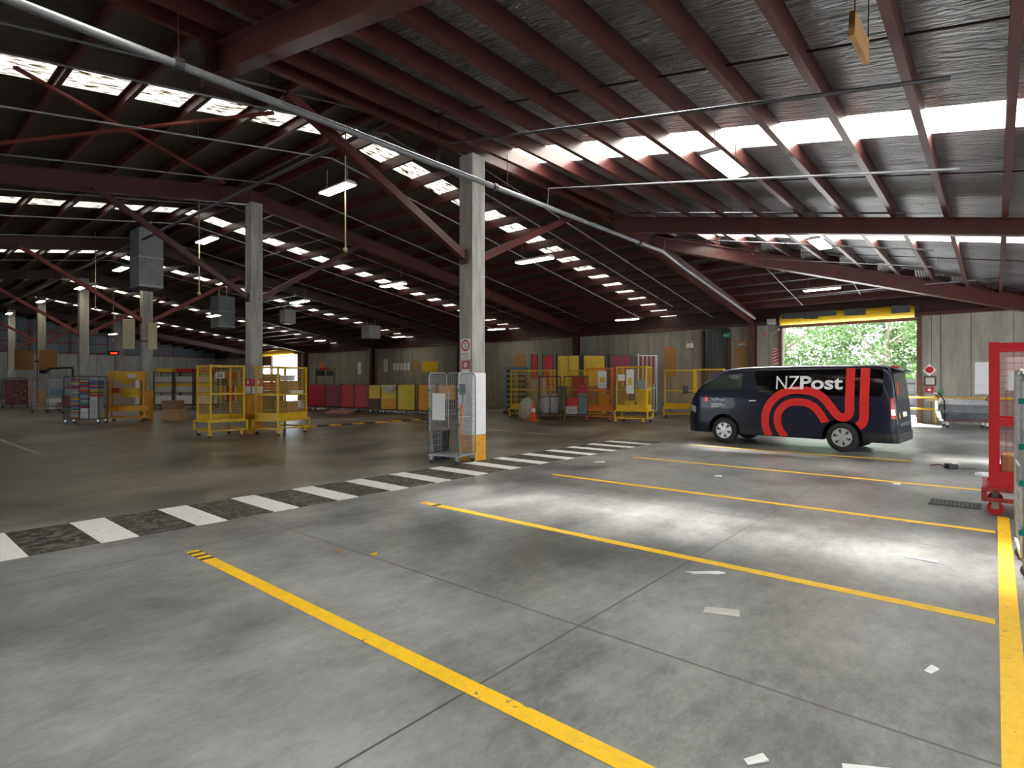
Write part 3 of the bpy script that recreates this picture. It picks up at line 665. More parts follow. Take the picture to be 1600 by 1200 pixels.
# ------------------------------------------------------------------ FLOOR MARKINGS
def strip(name, x0, x1, y0, y1, m, lab=None, cat=None, parent=None, z=0.003, skew=0.0, group=None):
    mb = MB(); mb.add([(x0, y0 + skew, 0), (x1, y0, 0), (x1, y1, 0), (x0, y1 + skew, 0), (x0, y0 + skew, z), (x1, y0, z), (x1, y1, z), (x0, y1 + skew, z)],
                      [(0, 3, 2, 1), (4, 5, 6, 7), (0, 1, 5, 4), (1, 2, 6, 5), (2, 3, 7, 6), (3, 0, 4, 7)])
    o = mb.build(name, m, parent)
    if lab: tag(o, lab, cat, group)
    return o
BL = ['yellow bay line nearest the viewer, with black tape stripes at its left end', 'second yellow bay line from the viewer', 'third yellow bay line, just beyond the bright patch of floor',
      'fourth yellow bay line, thin, near the drain grate', 'farthest yellow bay line, beside the parked van']
for i, (y, xa) in enumerate([(2.12, -5.78), (4.97, -5.8), (7.94, -5.84), (10.9, -5.88), (13.95, -5.9)]):
    o = strip('bay_line', xa, 0.0 if i < 4 else -1.3, y - 0.055, y + 0.055, M['line_y'], BL[i], 'floor line', group='yellow bay lines')
    if i == 0:
        for k in range(3):
            strip('tape_stripe', xa + 0.06 + 0.13 * k, xa + 0.11 + 0.13 * k, y - 0.056, y + 0.056, M['tape_k'], parent=o, z=0.004, skew=0.0)
    if i == 1: strip('tape_stripe', xa + 0.25, xa + 0.32, y - 0.056, y + 0.056, M['tape_k'], parent=o, z=0.004)
strip('edge_line', 0.02, 0.125, -1.0, 8.9, M['line_y'], 'long yellow line running away along the right edge, under the red cage', 'floor line', z=0.005)
# crossing
zc = thing('crosswalk', 'black and white striped pedestrian crossing running past the nearest column', 'crosswalk', (0, 0, 0))
xa, xb = -7.98, -6.75
first = 0.75
n = 0; y = first
while y < 14.0:
    strip('white_stripe', xa, xb, y, y + 0.33, M['line_w'], parent=zc, z=0.006)
    if y + 0.89 < 14.2: strip('black_stripe', xa + 0.02, xb - 0.02, y + 0.335, y + 0.885, M['line_k'], parent=zc, z=0.006)
    y += 0.888
strip('old_line', -23.5, -10.6, 13.95, 14.03, M['line_o'], 'faded cream line crossing the floor beyond the yellow cages', 'floor line', z=0.004)
strip('old_line', -21.5, -16.2, 2.72, 2.82, M['line_o'], 'faded cream line at the left edge of the floor', 'floor line', z=0.004)
# speed hump
hp = thing('speed_hump', 'low black and yellow rubber speed hump behind the second column', 'speed hump', (-18.55, 10.4, 0))
y = 0
for k in range(12):
    if k in (7,): y += 0.32; continue
    MB().loft([[(-0.16, y, 0.0), (-0.06, y, 0.045), (0.06, y, 0.045), (0.16, y, 0.0)], [(-0.16, y + 0.5, 0.0), (-0.06, y + 0.5, 0.045), (0.06, y + 0.5, 0.045), (0.16, y + 0.5, 0.0)]]).build('yellow_segment' if k % 2 == 0 else 'black_segment', M['orange_y'] if k % 2 == 0 else M['rubber'], hp)
    y += 0.5
# drain grate and small things on the floor
mb = MB(); mb.bb(-0.27, 0.27, -0.2, 0.2, 0, 0.012)
gr = thing('drain_grate', 'dark slotted steel drain grate in the floor left of the red cage', 'grate', (-0.40, 9.42, 0))
mb.build('frame', M['dgrey'], gr)
mb = MB()
for i in range(12):
    for j in range(5): mb.box(-0.235 + i * 0.0427, -0.15 + j * 0.075, 0.014, 0.026, 0.045, 0.006)
mb.build('slot_pattern', M['black'], gr)
def scrap(x, y, pts, m, lab, h=0.004, name='paper_scrap', cat='litter', rz=0):
    mb = MB(); n = len(pts); c = [(px, py) for px, py in pts]
    mb.add([(px, py, 0.001) for px, py in c] + [(px, py, h + 0.006 * (i % 3)) for i, (px, py) in enumerate(c)], [tuple(range(n)), tuple(range(n, 2 * n))] + [(i, (i + 1) % n, (i + 1) % n + n, i + n) for i in range(n)])
    return tag(mb.build(name, m, loc=(x, y, 0), rot=rz), lab, cat)
def rect(a, b): return [(-a, -b), (a, -b * 0.9), (a * 0.95, b), (-a * 0.9, b * 0.85)]
scrap(-1.85, 4.66, [(-.16, .03), (-.1, -.03), (.02, -.02), (.08, -.03), (.17, -.01), (.12, .02), (-.05, .035)], M['paper'], 'torn strip of white paper beyond the second yellow bay line', rz=radians(38))
scrap(-0.27, 3.9, rect(.045, .02), M['paper'], 'small white paper scrap near the right yellow line', rz=1.2)
scrap(-6.02, 9.77, rect(.10, .05), M['paper'], 'white paper scrap between the crossing and the bay lines', rz=.5)
scrap(-3.59, 9.62, rect(.06, .04), M['paper'], 'white paper scrap in front of the fourth bay line', rz=.3)
scrap(-1.18, 10.7, rect(.05, .04), M['paper'], 'small white scrap on the fourth bay line', rz=.3)
scrap(-0.77, 2.49, rect(.05, .02), M['paper'], 'tiny white scrap at the bottom edge of the floor', rz=.9)
scrap(-0.39, 2.70, rect(.10, .05), M['paper'], 'torn white scrap at the bottom right of the floor', rz=.4)
scrap(-0.55, 6.28, rect(.17, .02), M['paper'], 'thin white plastic strip on the bright floor left of the silver cage', rz=-.15)
scrap(-1.45, 3.95, rect(.12, .06), M['lgrey'], 'pale smear of dried paste on the floor below the torn paper', h=.0015, name='floor_stain', rz=.3)
scrap(-4.72, 3.0, rect(.03, .02), M['card'], 'tan leaf litter on the near floor joint', h=.008, name='leaf', rz=.3)
scrap(-4.38, 3.17, rect(.03, .02), M['yellow'], 'yellow leaf on the near floor joint', h=.008, name='leaf', rz=.8)
scrap(-4.95, 13.2, rect(.06, .05), M['cone'], 'small orange scrap beside the farthest bay line', rz=.3)
scrap(-0.12, 12.6, [(-.15, 0), (-.05, -.07), (.1, -.06), (.16, .03), (.04, .09), (-.08, .07)], M['paper'], 'crumpled white plastic bag beside the red cage', h=.045, name='plastic_bag', cat='bag')
scrap(-0.28, 10.5, rect(.10, .02), M['lblue'], 'blue strap on the floor left of the red cage', name='strap', cat='strap')
t = thing('barcode_scanner', 'small black and white hand scanner lying on the floor with cables', 'scanner', (-0.62, 13.25, 0), 0.6)
MB().bevbox(-0.09, 0.09, -0.07, 0.07, 0, 0.09, 0.015).build('body', M['black'], t)
MB().bb(0.02, 0.08, -0.05, 0.05, 0.09, 0.10).build('label', M['paper'], t)
MB().tube([(-0.09, 0, 0.05), (-0.2, 0.05, 0.07), (-0.33, 0.05, 0.05)], 0.014, 6).build('handle', M['brown'], t)
MB().tube([(0.09, 0, 0.03), (0.25, 0.03, 0.008), (0.4, -0.02, 0.008)], 0.008, 6).build('cable', M['dgrey'], t)

# ------------------------------------------------------------------ VAN
VL = 4.83; VW = 0.87
ZT = [(0, 0.98), (.03, 1.10), (.10, 1.22), (.25, 1.40), (.42, 1.575), (.62, 1.73), (.82, 1.85), (.95, 1.905), (1.1, 1.945), (1.35, 1.97), (1.57, 1.985), (2.2, 1.995), (3.08, 2.0),
      (4.0, 1.995), (4.4, 1.98), (4.58, 1.96), (4.66, 1.92), (4.70, 1.85), (4.74, 1.62), (4.77, 1.35), (4.80, 1.1), (4.83, .75)]
def zt(x):
    for (a, za), (b, zb) in zip(ZT[:-1], ZT[1:]):
        if x <= b: return za + (zb - za) * max(0, (x - a)) / (b - a)
    return ZT[-1][1]
def wx(x):
    a = 0
    if x < 0.35: a = 0.16 * ((0.35 - x) / 0.35) ** 2.2
    if x > 4.55: a = 0.10 * ((x - 4.55) / 0.28) ** 2
    return VW - a
def sy(x, z):
    y = wx(x); t = zt(x)
    if z > 1.12: y -= 0.115 * ((z - 1.12) / 0.8) ** 1.15
    if z < 0.5: y -= 0.03 * (0.5 - z) / 0.25
    if 1.02 < z < 1.12: y -= 0.006
    r = 0.09 if x > .6 else 0.07
    if t - z < r: q = r - (t - z); y -= r - sqrt(max(0, r * r - q * q))
    return y
van = thing('van', 'dark navy delivery van with a red ribbon graphic and white lettering, parked before the roller door', 'van', (-5.41 - 1.03 * cos(-0.06923) + 0.0, 15.0 - 1.03 * sin(-0.06923), 0), -0.06923)
van['label'] = 'navy delivery van with red ribbon graphic and white lettering parked by the roller door'
OY = 0.84   # wheel face plane sits at local y = 0
V = Matrix.Translation((0, OY, 0))
xsx = sorted(set([round(x, 3) for x, _ in ZT] + [.06, .17, .34, .5, .72, 1.7, 1.9, 2.5, 2.8, 3.4, 3.7, 4.2, 4.62, 4.68]))
rings = []
NZ = 26
for x in xsx:
    t = zt(x); zb = 0.255
    lev = [zb + (t - zb) * k / NZ for k in range(NZ + 1)]
    lev = lev[:-1] + [t - 0.03, t - 0.012, t - 0.003]; lev = sorted(lev)
    half = [(sy(x, z), z) for z in lev]
    ytop = half[-1][0]
    ring = [(x, -y + OY, z) for y, z in half] + [(x, -ytop * .6 + OY, t + 0.012), (x, OY, t + 0.018), (x, ytop * .6 + OY, t + 0.012)] + [(x, y + OY, z) for y, z in reversed(half)]
    rings.append(ring)
body = MB().loft(rings).build('body', M['navy'], van)
# wheel arches cut out of the solid body
WXS = (1.0, 3.768)
cut = MB()
for x0 in WXS:
    cut.lathe([(0.001, -0.2), (0.415, -0.2), (0.415, 0.42), (0.001, 0.42)], 32, 'y', (x0, 0, 0.35))
    cut.lathe([(0.001, 2 * OY - 0.42), (0.415, 2 * OY - 0.42), (0.415, 2 * OY + 0.2), (0.001, 2 * OY + 0.2)], 32, 'y', (x0, 0, 0.35))
co = cut.build('arch_cut', M['black'], van)
co.data.materials.clear(); co.data.materials.append(M['black'])
body.data.materials.append(M['black'])
for p in body.data.polygons: p.use_smooth = True
md = body.modifiers.new('arches', 'BOOLEAN'); md.operation = 'DIFFERENCE'; md.object = co; md.solver = 'EXACT'
md.material_mode = 'TRANSFER'
dg = bpy.context.evaluated_depsgraph_get(); dg.update()
me2 = bpy.data.meshes.new_from_object(body.evaluated_get(dg)); body.modifiers.clear(); body.data = me2
bpy.data.objects.remove(co)
es = body.modifiers.new('edges', 'EDGE_SPLIT'); es.split_angle = radians(38)
def side(x, z, e=0.004, s=-1): return (x, OY + s * (sy(x, z) + e), z)
def patch(poly, e, name, m, s=-1, parent=van, nz=10, nx=10):
    """convex outline in (x, z) laid on the body side"""
    z0, z1 = min(p[1] for p in poly), max(p[1] for p in poly); mb = MB(); rows = []
    for k in range(nz + 1):
        z = z0 + (z1 - z0) * (k + (1e-4 if k == 0 else -1e-4 if k == nz else 0)) / nz; xs = []
        for a, b in zip(poly, poly[1:] + poly[:1]):
            if (a[1] - z) * (b[1] - z) < 0: xs.append(a[0] + (b[0] - a[0]) * (z - a[1]) / (b[1] - a[1]))
        rows.append((z, min(xs), max(xs)))
    vs = [side(a + (b - a) * i / nx, z, e, s) for z, a, b in rows for i in range(nx + 1)]
    fs = [(k * (nx + 1) + i, k * (nx + 1) + i + 1, (k + 1) * (nx + 1) + i + 1, (k + 1) * (nx + 1) + i) for k in range(nz) for i in range(nx)]
    mb.add(vs, fs); return mb.build(name, m, parent, smooth=True)
def rpoly(x0, x1, z0, z1, r, sl=0.0, n=5):
    out = []
    for cx, cz, a0 in ((x1 - r, z0 + r, -pi / 2), (x1 - r, z1 - r, 0), (x0 + r, z1 - r, pi / 2), (x0 + r + sl, z0 + r, pi)):
        for k in range(n + 1): a = a0 + (pi / 2) * k / n; out.append((cx + r * cos(a), cz + r * sin(a)))
    return out
def band(pts, wd, e, name, m, s=-1):
    pts = [Vector(p) for p in pts]
    # smooth (Catmull-Rom)
    P = []
    for i in range(len(pts) - 1):
        p0 = pts[max(i - 1, 0)]; p1 = pts[i]; p2 = pts[i + 1]; p3 = pts[min(i + 2, len(pts) - 1)]
        for k in range(6):
            t = k / 6; P.append(0.5 * ((2 * p1) + (-p0 + p2) * t + (2 * p0 - 5 * p1 + 4 * p2 - p3) * t * t + (-p0 + 3 * p1 - 3 * p2 + p3) * t ** 3))
    P.append(pts[-1]); mb = MB(); vs = []
    for i, p in enumerate(P):
        d = (P[min(i + 1, len(P) - 1)] - P[max(i - 1, 0)]).normalized(); nrm = Vector((-d.y, d.x))
        for j in range(4):
            q = p + nrm * wd * (j / 3 - 0.5); vs.append(side(q.x, max(q.y, 0.27), e, s))
    fs = [(i * 4 + j, i * 4 + j + 1, (i + 1) * 4 + j + 1, (i + 1) * 4 + j) for i in range(len(P) - 1) for j in range(3)]
    mb.add(vs, fs); return mb.build(name, m, van)
for s in (-1, 1):
    patch(rpoly(1.74, 4.57, 1.285, 1.895, 0.07, 0.17), 0.004, 'side_window', M['glassb'], s, nz=18, nx=24)
    patch([(.42, 1.335), (1.44, 1.385), (1.50, 1.835), (.98, 1.83), (.72, 1.70), (.50, 1.50)], 0.004, 'cab_window', M['glassg'], s)
    patch([(.035, .775), (.22, .765), (.225, .99), (.05, .995)], 0.006, 'headlamp', M['lamp_clear'], s, nz=4, nx=6)
    patch([(4.72, .79), (4.815, .79), (4.775, 1.25), (4.71, 1.25)], 0.008, 'tail_lamp', M['lamp_red'], s, nz=6, nx=4)
    patch([(4.73, .87), (4.805, .87), (4.79, 1.0), (4.725, 1.0)], 0.011, 'reverse_lamp', M['lamp_clear'], s, nz=3, nx=3)
    # panel gaps and rail
    for nm, pl in (('door_gap', [(1.62, .45), (1.632, .45), (1.74, 1.92), (1.728, 1.92)]), ('door_gap', [(3.134, .32), (3.142, .32), (3.142, 1.93), (3.134, 1.93)]),
                   ('door_rail', [(3.15, 1.092), (4.42, 1.098), (4.42, 1.112), (3.15, 1.106)]), ('sill_gap', [(1.45, .438), (3.33, .443), (3.33, .449), (1.45, .444)])):
        patch(pl, 0.0052, nm, M['black'], s, nz=6, nx=8)
    patch([(1.72, 1.892), (4.50, 1.90), (4.50, 1.91), (1.72, 1.902)], 0.006, 'window_trim', M['navy'], s, nz=2, nx=16)
    for x in (1.24, 1.76):
        a = side(x - .09, 1.128, .022, s); b = side(x + .09, 1.132, .022, s)
        MB().bar(a, b, .022, .03).build('door_handle', M['chrome'] if x > 1.5 else M['navy'], van)
band([(2.156, .26), (2.089, .44), (2.069, .667), (2.10, .89), (2.195, 1.085), (2.345, 1.245), (2.523, 1.355), (2.733, 1.405), (2.939, 1.40), (3.12, 1.375), (3.286, 1.305), (3.403, 1.212),
      (3.518, 1.065), (3.622, .915), (3.715, .815), (3.818, .79), (3.90, .835), (3.933, .944), (3.933, 1.13), (3.933, 1.5), (3.933, 1.915)], 0.185, 0.0085, 'red_ribbon', M['vanred'])
band([(2.54, .262), (2.424, .42), (2.363, .642), (2.381, .831), (2.488, 1.0), (2.664, 1.10), (2.871, 1.122), (3.049, 1.095), (3.188, 1.02), (3.306, .885), (3.41, .71), (3.43, .66)], 0.175, 0.008, 'red_ribbon', M['vanred'])
band([(4.10, .60), (4.17, .66), (4.215, .77), (4.224, .954), (4.224, 1.4), (4.224, 1.915)], 0.185, 0.008, 'red_ribbon', M['vanred'])
fnv = lambda x, z: side(x, z, 0.0115)
text_mb('NZ', 2.315, 2.85, 1.43, 1.745, 0.0, fnv).build('lettering', M['vanwhite'], van)
text_mb('Post', 2.865, 3.785, 1.425, 1.745, 0.028, fnv).build('lettering', M['vanwhite'], van)
text_mb('NZ', .672, .80, 1.112, 1.175, 0.0, lambda x, z: side(x, z, .009)).build('lettering', M['vanwhite'], van)
text_mb('Post', .806, 1.045, 1.11, 1.175, 0.025, lambda x, z: side(x, z, .009)).build('lettering', M['vanwhite'], van)
for z, xx in ((1.022, .95), (.985, 1.07), (.945, .87)):
    patch([(.67, z), (xx, z), (xx, z + .014), (.67, z + .014)], .009, 'small_print', M['vanwhite'], -1, nz=1, nx=6)
patch([(.525 + .068 * cos(a), 1.142 + .068 * sin(a)) for a in [2 * pi * (k + .5) / 24 for k in range(24)]], .008, 'round_badge', M['vanred'], -1, nz=12, nx=6)
band([(.495, 1.092), (.492, 1.13), (.515, 1.165), (.548, 1.155), (.548, 1.12), (.53, 1.115)], .016, .011, 'badge_swirl', M['vanwhite'])
# front and rear skirts, lamps, glass on the ends
def shell(x0, x1, z0, z1, e, nx=6):
    mb = MB(); R = []
    for i in range(nx + 1):
        x = x0 + (x1 - x0) * i / nx
        R.append([side(x, z0, e, -1), side(x, (z0 + z1) / 2, e + .01, -1), side(x, z1, e, -1), side(x, z1, e, 1), side(x, (z0 + z1) / 2, e + .01, 1), side(x, z0, e, 1)])
    return mb.loft(R)
shell(-0.03, 0.17, .255, .76, .012).build('front_bumper', M['black'], van)
shell(4.2, 4.86, .26, .47, .012).build('rear_bumper', M['black'], van)
mb = MB(); rows = []
for x in (.14, .25, .42, .62, .82, .9): rows.append([(x - .012, OY + y, zt(x) + .024) for y in (-.66, -.4, 0, .4, .66)])
mb.add([p for r in rows for p in r], [(i * 5 + j, i * 5 + j + 1, i * 5 + j + 6, i * 5 + j + 5) for i in range(5) for j in range(4)]); mb.build('windscreen', M['glassg'], van, smooth=True)
MB().bb(-.012, .0, OY - .5, OY + .5, .80, .93).build('grille', M['chrome'], van)
def rear(y0, y1, z0, z1, e, name, m):
    mb = MB(); R = []
    def rx(z):
        for (a, za), (b, zb) in zip(ZT[15:-1], ZT[16:]):
            if zb <= z <= za: return a + (b - a) * (za - z) / (za - zb)
        return 4.83
    zs = [z0 + (z1 - z0) * k / 6 for k in range(7)]
    mb.add([(rx(z) + e, OY + y, z) for z in zs for y in (y0, y1)] , [(2 * k, 2 * k + 1, 2 * k + 3, 2 * k + 2) for k in range(6)])
    return mb.build(name, m, van)
rear(-.66, .66, 1.22, 1.80, .012, 'rear_window', M['glassg'])
rear(-.22, .22, .82, .93, .014, 'number_plate', M['white'])
rear(-.55, -.40, 1.32, 1.6, .016, 'rear_badge', M['vanred'])
rear(-.62, -.52, .80, .93, .016, 'rear_sticker', M['signy'])
rear(-.6, .6, .62, .70, .016, 'tailgate_step', M['dgrey'])
MB().loft([[(4.60, OY - .68, 1.93), (4.60, OY + .68, 1.93), (4.60, OY + .68, 1.96), (4.60, OY - .68, 1.96)], [(4.88, OY - .62, 1.83), (4.88, OY + .62, 1.83), (4.88, OY + .62, 1.845), (4.88, OY - .62, 1.845)]]).build('spoiler', M['navy'], van)
for s in (-1, 1):
    mi = MB().bevbox(-.07, .03, OY + s * .98 - .09, OY + s * .98 + .09, 1.28, 1.50, .03).build('door_mirror', M['black'], van)
    MB().bar((.18, OY + s * .78, 1.28), (.0, OY + s * .95, 1.33), .035).build('mirror_arm', M['black'], mi)
MB().bar((4.66, OY - .35, 1.95), (4.66, OY + .35, 1.95), .03, .03).build('high_brake_lamp', M['lamp_red'], van)
# wheels
def wheel(x, yc, s):
    R_ = .332
    prof = [(.20, -.09), (.29, -.10), (.325, -.085), (R_, -.06), (R_, .06), (.325, .085), (.29, .10), (.20, .09)]
    ty = MB().lathe(prof, 36, 'y', (x, yc, R_), False).build('tyre', M['rubber'], van, smooth=True)
    MB().lathe([(.001, s * .055), (.195, s * .055), (.212, s * .098), (.202, s * .10), (.19, s * .07), (.001, s * .065)], 36, 'y', (x, yc, R_)).build('rim', M['dgrey'], ty, smooth=False)
    mb = MB(); y0 = yc + s * .092
    mb.lathe([(.212, s * .085), (.212, s * .092), (.208, s * .106), (.186, s * .104), (.182, s * .08)], 36, 'y', (x, yc, R_), False)
    mb.lathe([(.001, s * .112), (.055, s * .108), (.062, s * .08), (.001, s * .075)], 18, 'y', (x, yc, R_))
    for k in range(6):
        a = 2 * pi * k / 6 + .26; dx, dz = cos(a), sin(a); tx, tz = -dz, dx
        def P(r_, t_, yy): return (x + dx * r_ + tx * t_, yy, R_ + dz * r_ + tz * t_)
        mb.add([P(.045, -.034, y0), P(.19, -.064, y0), P(.19, .064, y0), P(.045, .034, y0), P(.045, -.030, y0 + s * .014), P(.19, -.052, y0 + s * .012), P(.19, .052, y0 + s * .012), P(.045, .030, y0 + s * .014)],
               [(0, 1, 2, 3), (4, 5, 6, 7), (0, 1, 5, 4), (1, 2, 6, 5), (2, 3, 7, 6), (3, 0, 4, 7)])
    mb.build('wheel_cover', M['alloy'], ty)
for x in WXS:
    wheel(x, .085, -1); wheel(x, 2 * OY - .085, 1)

# ------------------------------------------------------------------ WHEELED CAGES
def caster(t, x, y, h=0.17, m='black', r=0.055):
    c = MB().bb(x - .035, x + .035, y - .03, y - .022, h * .45, h).bb(x - .035, x + .035, y + .022, y + .03, h * .45, h).bb(x - .035, x + .035, y - .03, y + .03, h - .012, h).build('caster', M['galv'], t)
    r = min(r, h * .48)
    MB().lathe([(r * .4, y - .02), (r, y - .016), (r, y + .016), (r * .4, y + .02)], 14, 'y', (x, 0, r)).build('wheel', M[m], c)
    return c
def cage(label, loc, rz, w, d, h, m='yellow', deck=.48, sides='lrb', shelf=None, toe=.16, legs=True, name='mail_cage', cat='cage', group=None, wire=.0026, pitch=.085, base_h=.30, post=.05, big=False):
    """x runs along the width (front edge at y=0), depth towards +y; sides: f b l r = mesh panels"""
    t = thing(name, label, cat, (loc[0], loc[1], 0), rz, group)
    mm = M[m]; fr = MB(); p = post
    for x in (p / 2, w - p / 2):
        for y in (p / 2, d - p / 2): fr.bar((x, y, deck), (x, y, h), p)
    for z in (h - p / 2,):
        q = p * .95
        fr.bar((q, p / 2, z), (w - q, p / 2, z), p * .8); fr.bar((q, d - p / 2, z), (w - q, d - p / 2, z), p * .8)
        fr.bar((p / 2, q, z), (p / 2, d - q, z), p * .8); fr.bar((w - p / 2, q, z), (w - p / 2, d - q, z), p * .8)
    fr.build('frame', mm, t)
    MB().bb(-.003, w + .003, -.003, d + .003, deck - .03, deck + .002).build('deck', mm, t)
    if toe:
        for s_, a in (('f', (.004, w - .004, .006, .018)), ('b', (.004, w - .004, d - .018, d - .006)), ('l', (.006, .018, .004, d - .004)), ('r', (w - .018, w - .006, .004, d - .004))):
            if s_ in sides or s_ == 'b': MB().bb(a[0], a[1], a[2], a[3], deck, deck + toe).build('toe_board', mm, t)
    if base_h:
        b = MB(); z0 = .17; e = .04
        for z in (z0 + .02, deck - .05):
            b.bar((-e, -e, z), (w + e, -e, z), .045); b.bar((-e, d + e, z), (w + e, d + e, z), .045)
            b.bar((-e, -e, z), (-e, d + e, z), .045); b.bar((w + e, -e, z), (w + e, d + e, z), .045)
        for x in (-e, w + e):
            for y in (-e, d + e): b.bar((x, y, .17), (x, y, deck - .03), .055)
        b.build('trolley_base', mm, t)
    hh = .17 if base_h else deck - .03
    for i, (x, y) in enumerate(((.06, .03), (w - .06, .03), (.06, d - .03), (w - .06, d - .03))):
        if legs and i in (0, 1):
            MB().bar((x - .07, y - .05, .045), (x - .07, y - .05, hh), .075).build('leg', mm, t); MB().lathe([(.01, .0), (.045, .0), (.045, .045), (.01, .045)], 10, 'z', (x - .07, y - .05, 0)).build('foot', M['black'], t)
        else: caster(t, x, y, hh, 'rubber' if not big else 'red_pl', .055 if not big else .085)
    ph = h - p - deck - toe; z0 = deck + toe
    def mesh(nm, o, u, L):
        MB().grid(o, u, (0, 0, ph), max(3, round(L / pitch)), max(3, round(ph / pitch)), wire).build('mesh_panel', mm, t)
    if 'l' in sides: mesh('l', (p / 2, p, z0), (0, d - 2 * p, 0), d)
    if 'r' in sides: mesh('r', (w - p / 2, p, z0), (0, d - 2 * p, 0), d)
    if 'b' in sides: mesh('b', (p, d - p / 2, z0), (w - 2 * p, 0, 0), w)
    if 'f' in sides: mesh('f', (p, p / 2, z0), (w - 2 * p, 0, 0), w)
    if shelf:
        q = p * .95
        MB().bar((q, p / 2, shelf), (w - q, p / 2, shelf), p * .8).build('cross_rail', mm, t)
        MB().bar((q, d - p / 2, shelf), (w - q, d - p / 2, shelf), p * .8).build('cross_rail', mm, t)
        MB().bar((p / 2, q, shelf), (p / 2, d - q, shelf), p * .8).build('cross_rail', mm, t); MB().bar((w - p / 2, q, shelf), (w - p / 2, d - q, shelf), p * .8).build('cross_rail', mm, t)
    return t
def at(loc, rz, x, y, z):
    return (loc[0] + x * cos(rz) - y * sin(rz), loc[1] + x * sin(rz) + y * cos(rz), z)
def crate(label, pos, rz, w, d, h, m, name='cardboard_box', cat='box', group=None, parts=True):
    t = thing(name, label, cat, pos, rz, group)
    MB().bevbox(-w / 2, w / 2, -d / 2, d / 2, 0, h, min(.012, h * .1)).build('body', M[m], t)
    if parts and 'card' in m: MB().bb(-w / 2 + .005, w / 2 - .005, -.03, .03, h, h + .002).bb(-w / 2 - .001, -w / 2 + .003, -.03, .03, h * .75, h).build('tape', M['ply'], t)
    elif parts: MB().bb(-w / 2 - .012, w / 2 + .012, -d / 2 - .012, d / 2 + .012, h - .03, h + .002).build('rim', M[m], t)
    return t
YG = 'yellow mail cages'
# A: in front of the second column, open towards the viewer on its right face
RA = pi / 2; LA = (-17.17, 6.77)
cage('empty yellow mail cage left of the second column, open on its right side', LA, RA, 1.0, .98, 2.1, 'yellow', .50, 'lrb', 1.25, .12, group=YG)
# B: behind, right of the second column
RB = radians(113); LB = (-16.42, 8.42)
cage('yellow mail cage holding cardboard boxes right of the second column', LB, RB, 1.35, .85, 2.08, 'yellow', .48, 'flrb', 1.22, .18, group=YG)
p = at(LB, RB, .95, .45, 1.225); crate('brown cardboard box on top rail shelf of the yellow cage right of the second column', p, RB, .5, .5, .42, 'card')
t = thing('wire_shelf', 'yellow mesh shelf carrying boxes inside the cage right of the second column', 'shelf', at(LB, RB, .675, .425, 1.19), RB)
MB().bb(-.64, .64, -.39, .39, 0, .03).build('tray', M['yellow'], t)
p = at(LB, RB, 1.0, .13, 1.225); crate('flat white box in front of the cardboard box in the yellow cage', p, RB, .5, .12, .11, 'white')
p = at(LB, RB, .9, .4, 1.65); crate('open white carton on top of the cardboard box in the yellow cage', p, RB, .34, .3, .16, 'paper')
p = at(LB, RB, .95, .45, .485); crate('cardboard carton on the deck of the yellow cage right of the second column', p, RB, .5, .5, .5, 'card')
# C: far left yellow cage
RC = radians(60); LC = (-26.95, 6.75)
cage('deep yellow mail cage with yellow crates beside the colourful tray cage', LC, RC, 1.25, .6, 2.05, 'orange_y', .50, 'flrb', 1.15, .14, group=YG)
MBs = thing('notice_board', 'deep yellow panel with a white notice hung in the far left yellow cage', 'panel', at(LC, RC, .65, .52, 1.68), RC)
MB().bb(-.55, .5, 0, .02, 0, .34).build('board', M['yellow_pl'], MBs); MB().bb(-.1, .2, -.004, 0, .1, .26).build('notice', M['paper'], MBs)
for j, z in enumerate((1.17, .97)):
    crate(['yellow plastic crate', 'lower yellow plastic crate'][j] + ' on the rail inside the far left yellow cage', at(LC, RC, .7, .36, z), RC, .62, .26, .19, 'yellow_pl', 'plastic_crate', 'crate')
crate('dark red crate on the rail inside the far left yellow cage', at(LC, RC, .2, .36, 1.17), RC, .26, .26, .19, 'red_pl', 'plastic_crate', 'crate')
# two cardboard boxes
crate('larger cardboard box on the floor beside the third column', (-26.25, 8.95, 0), radians(40), .74, .55, .46, 'card')
crate('smaller dark cardboard box stacked on the larger box by the third column', (-26.45, 8.95, .465), radians(36), .68, .5, .36, 'card_dk')
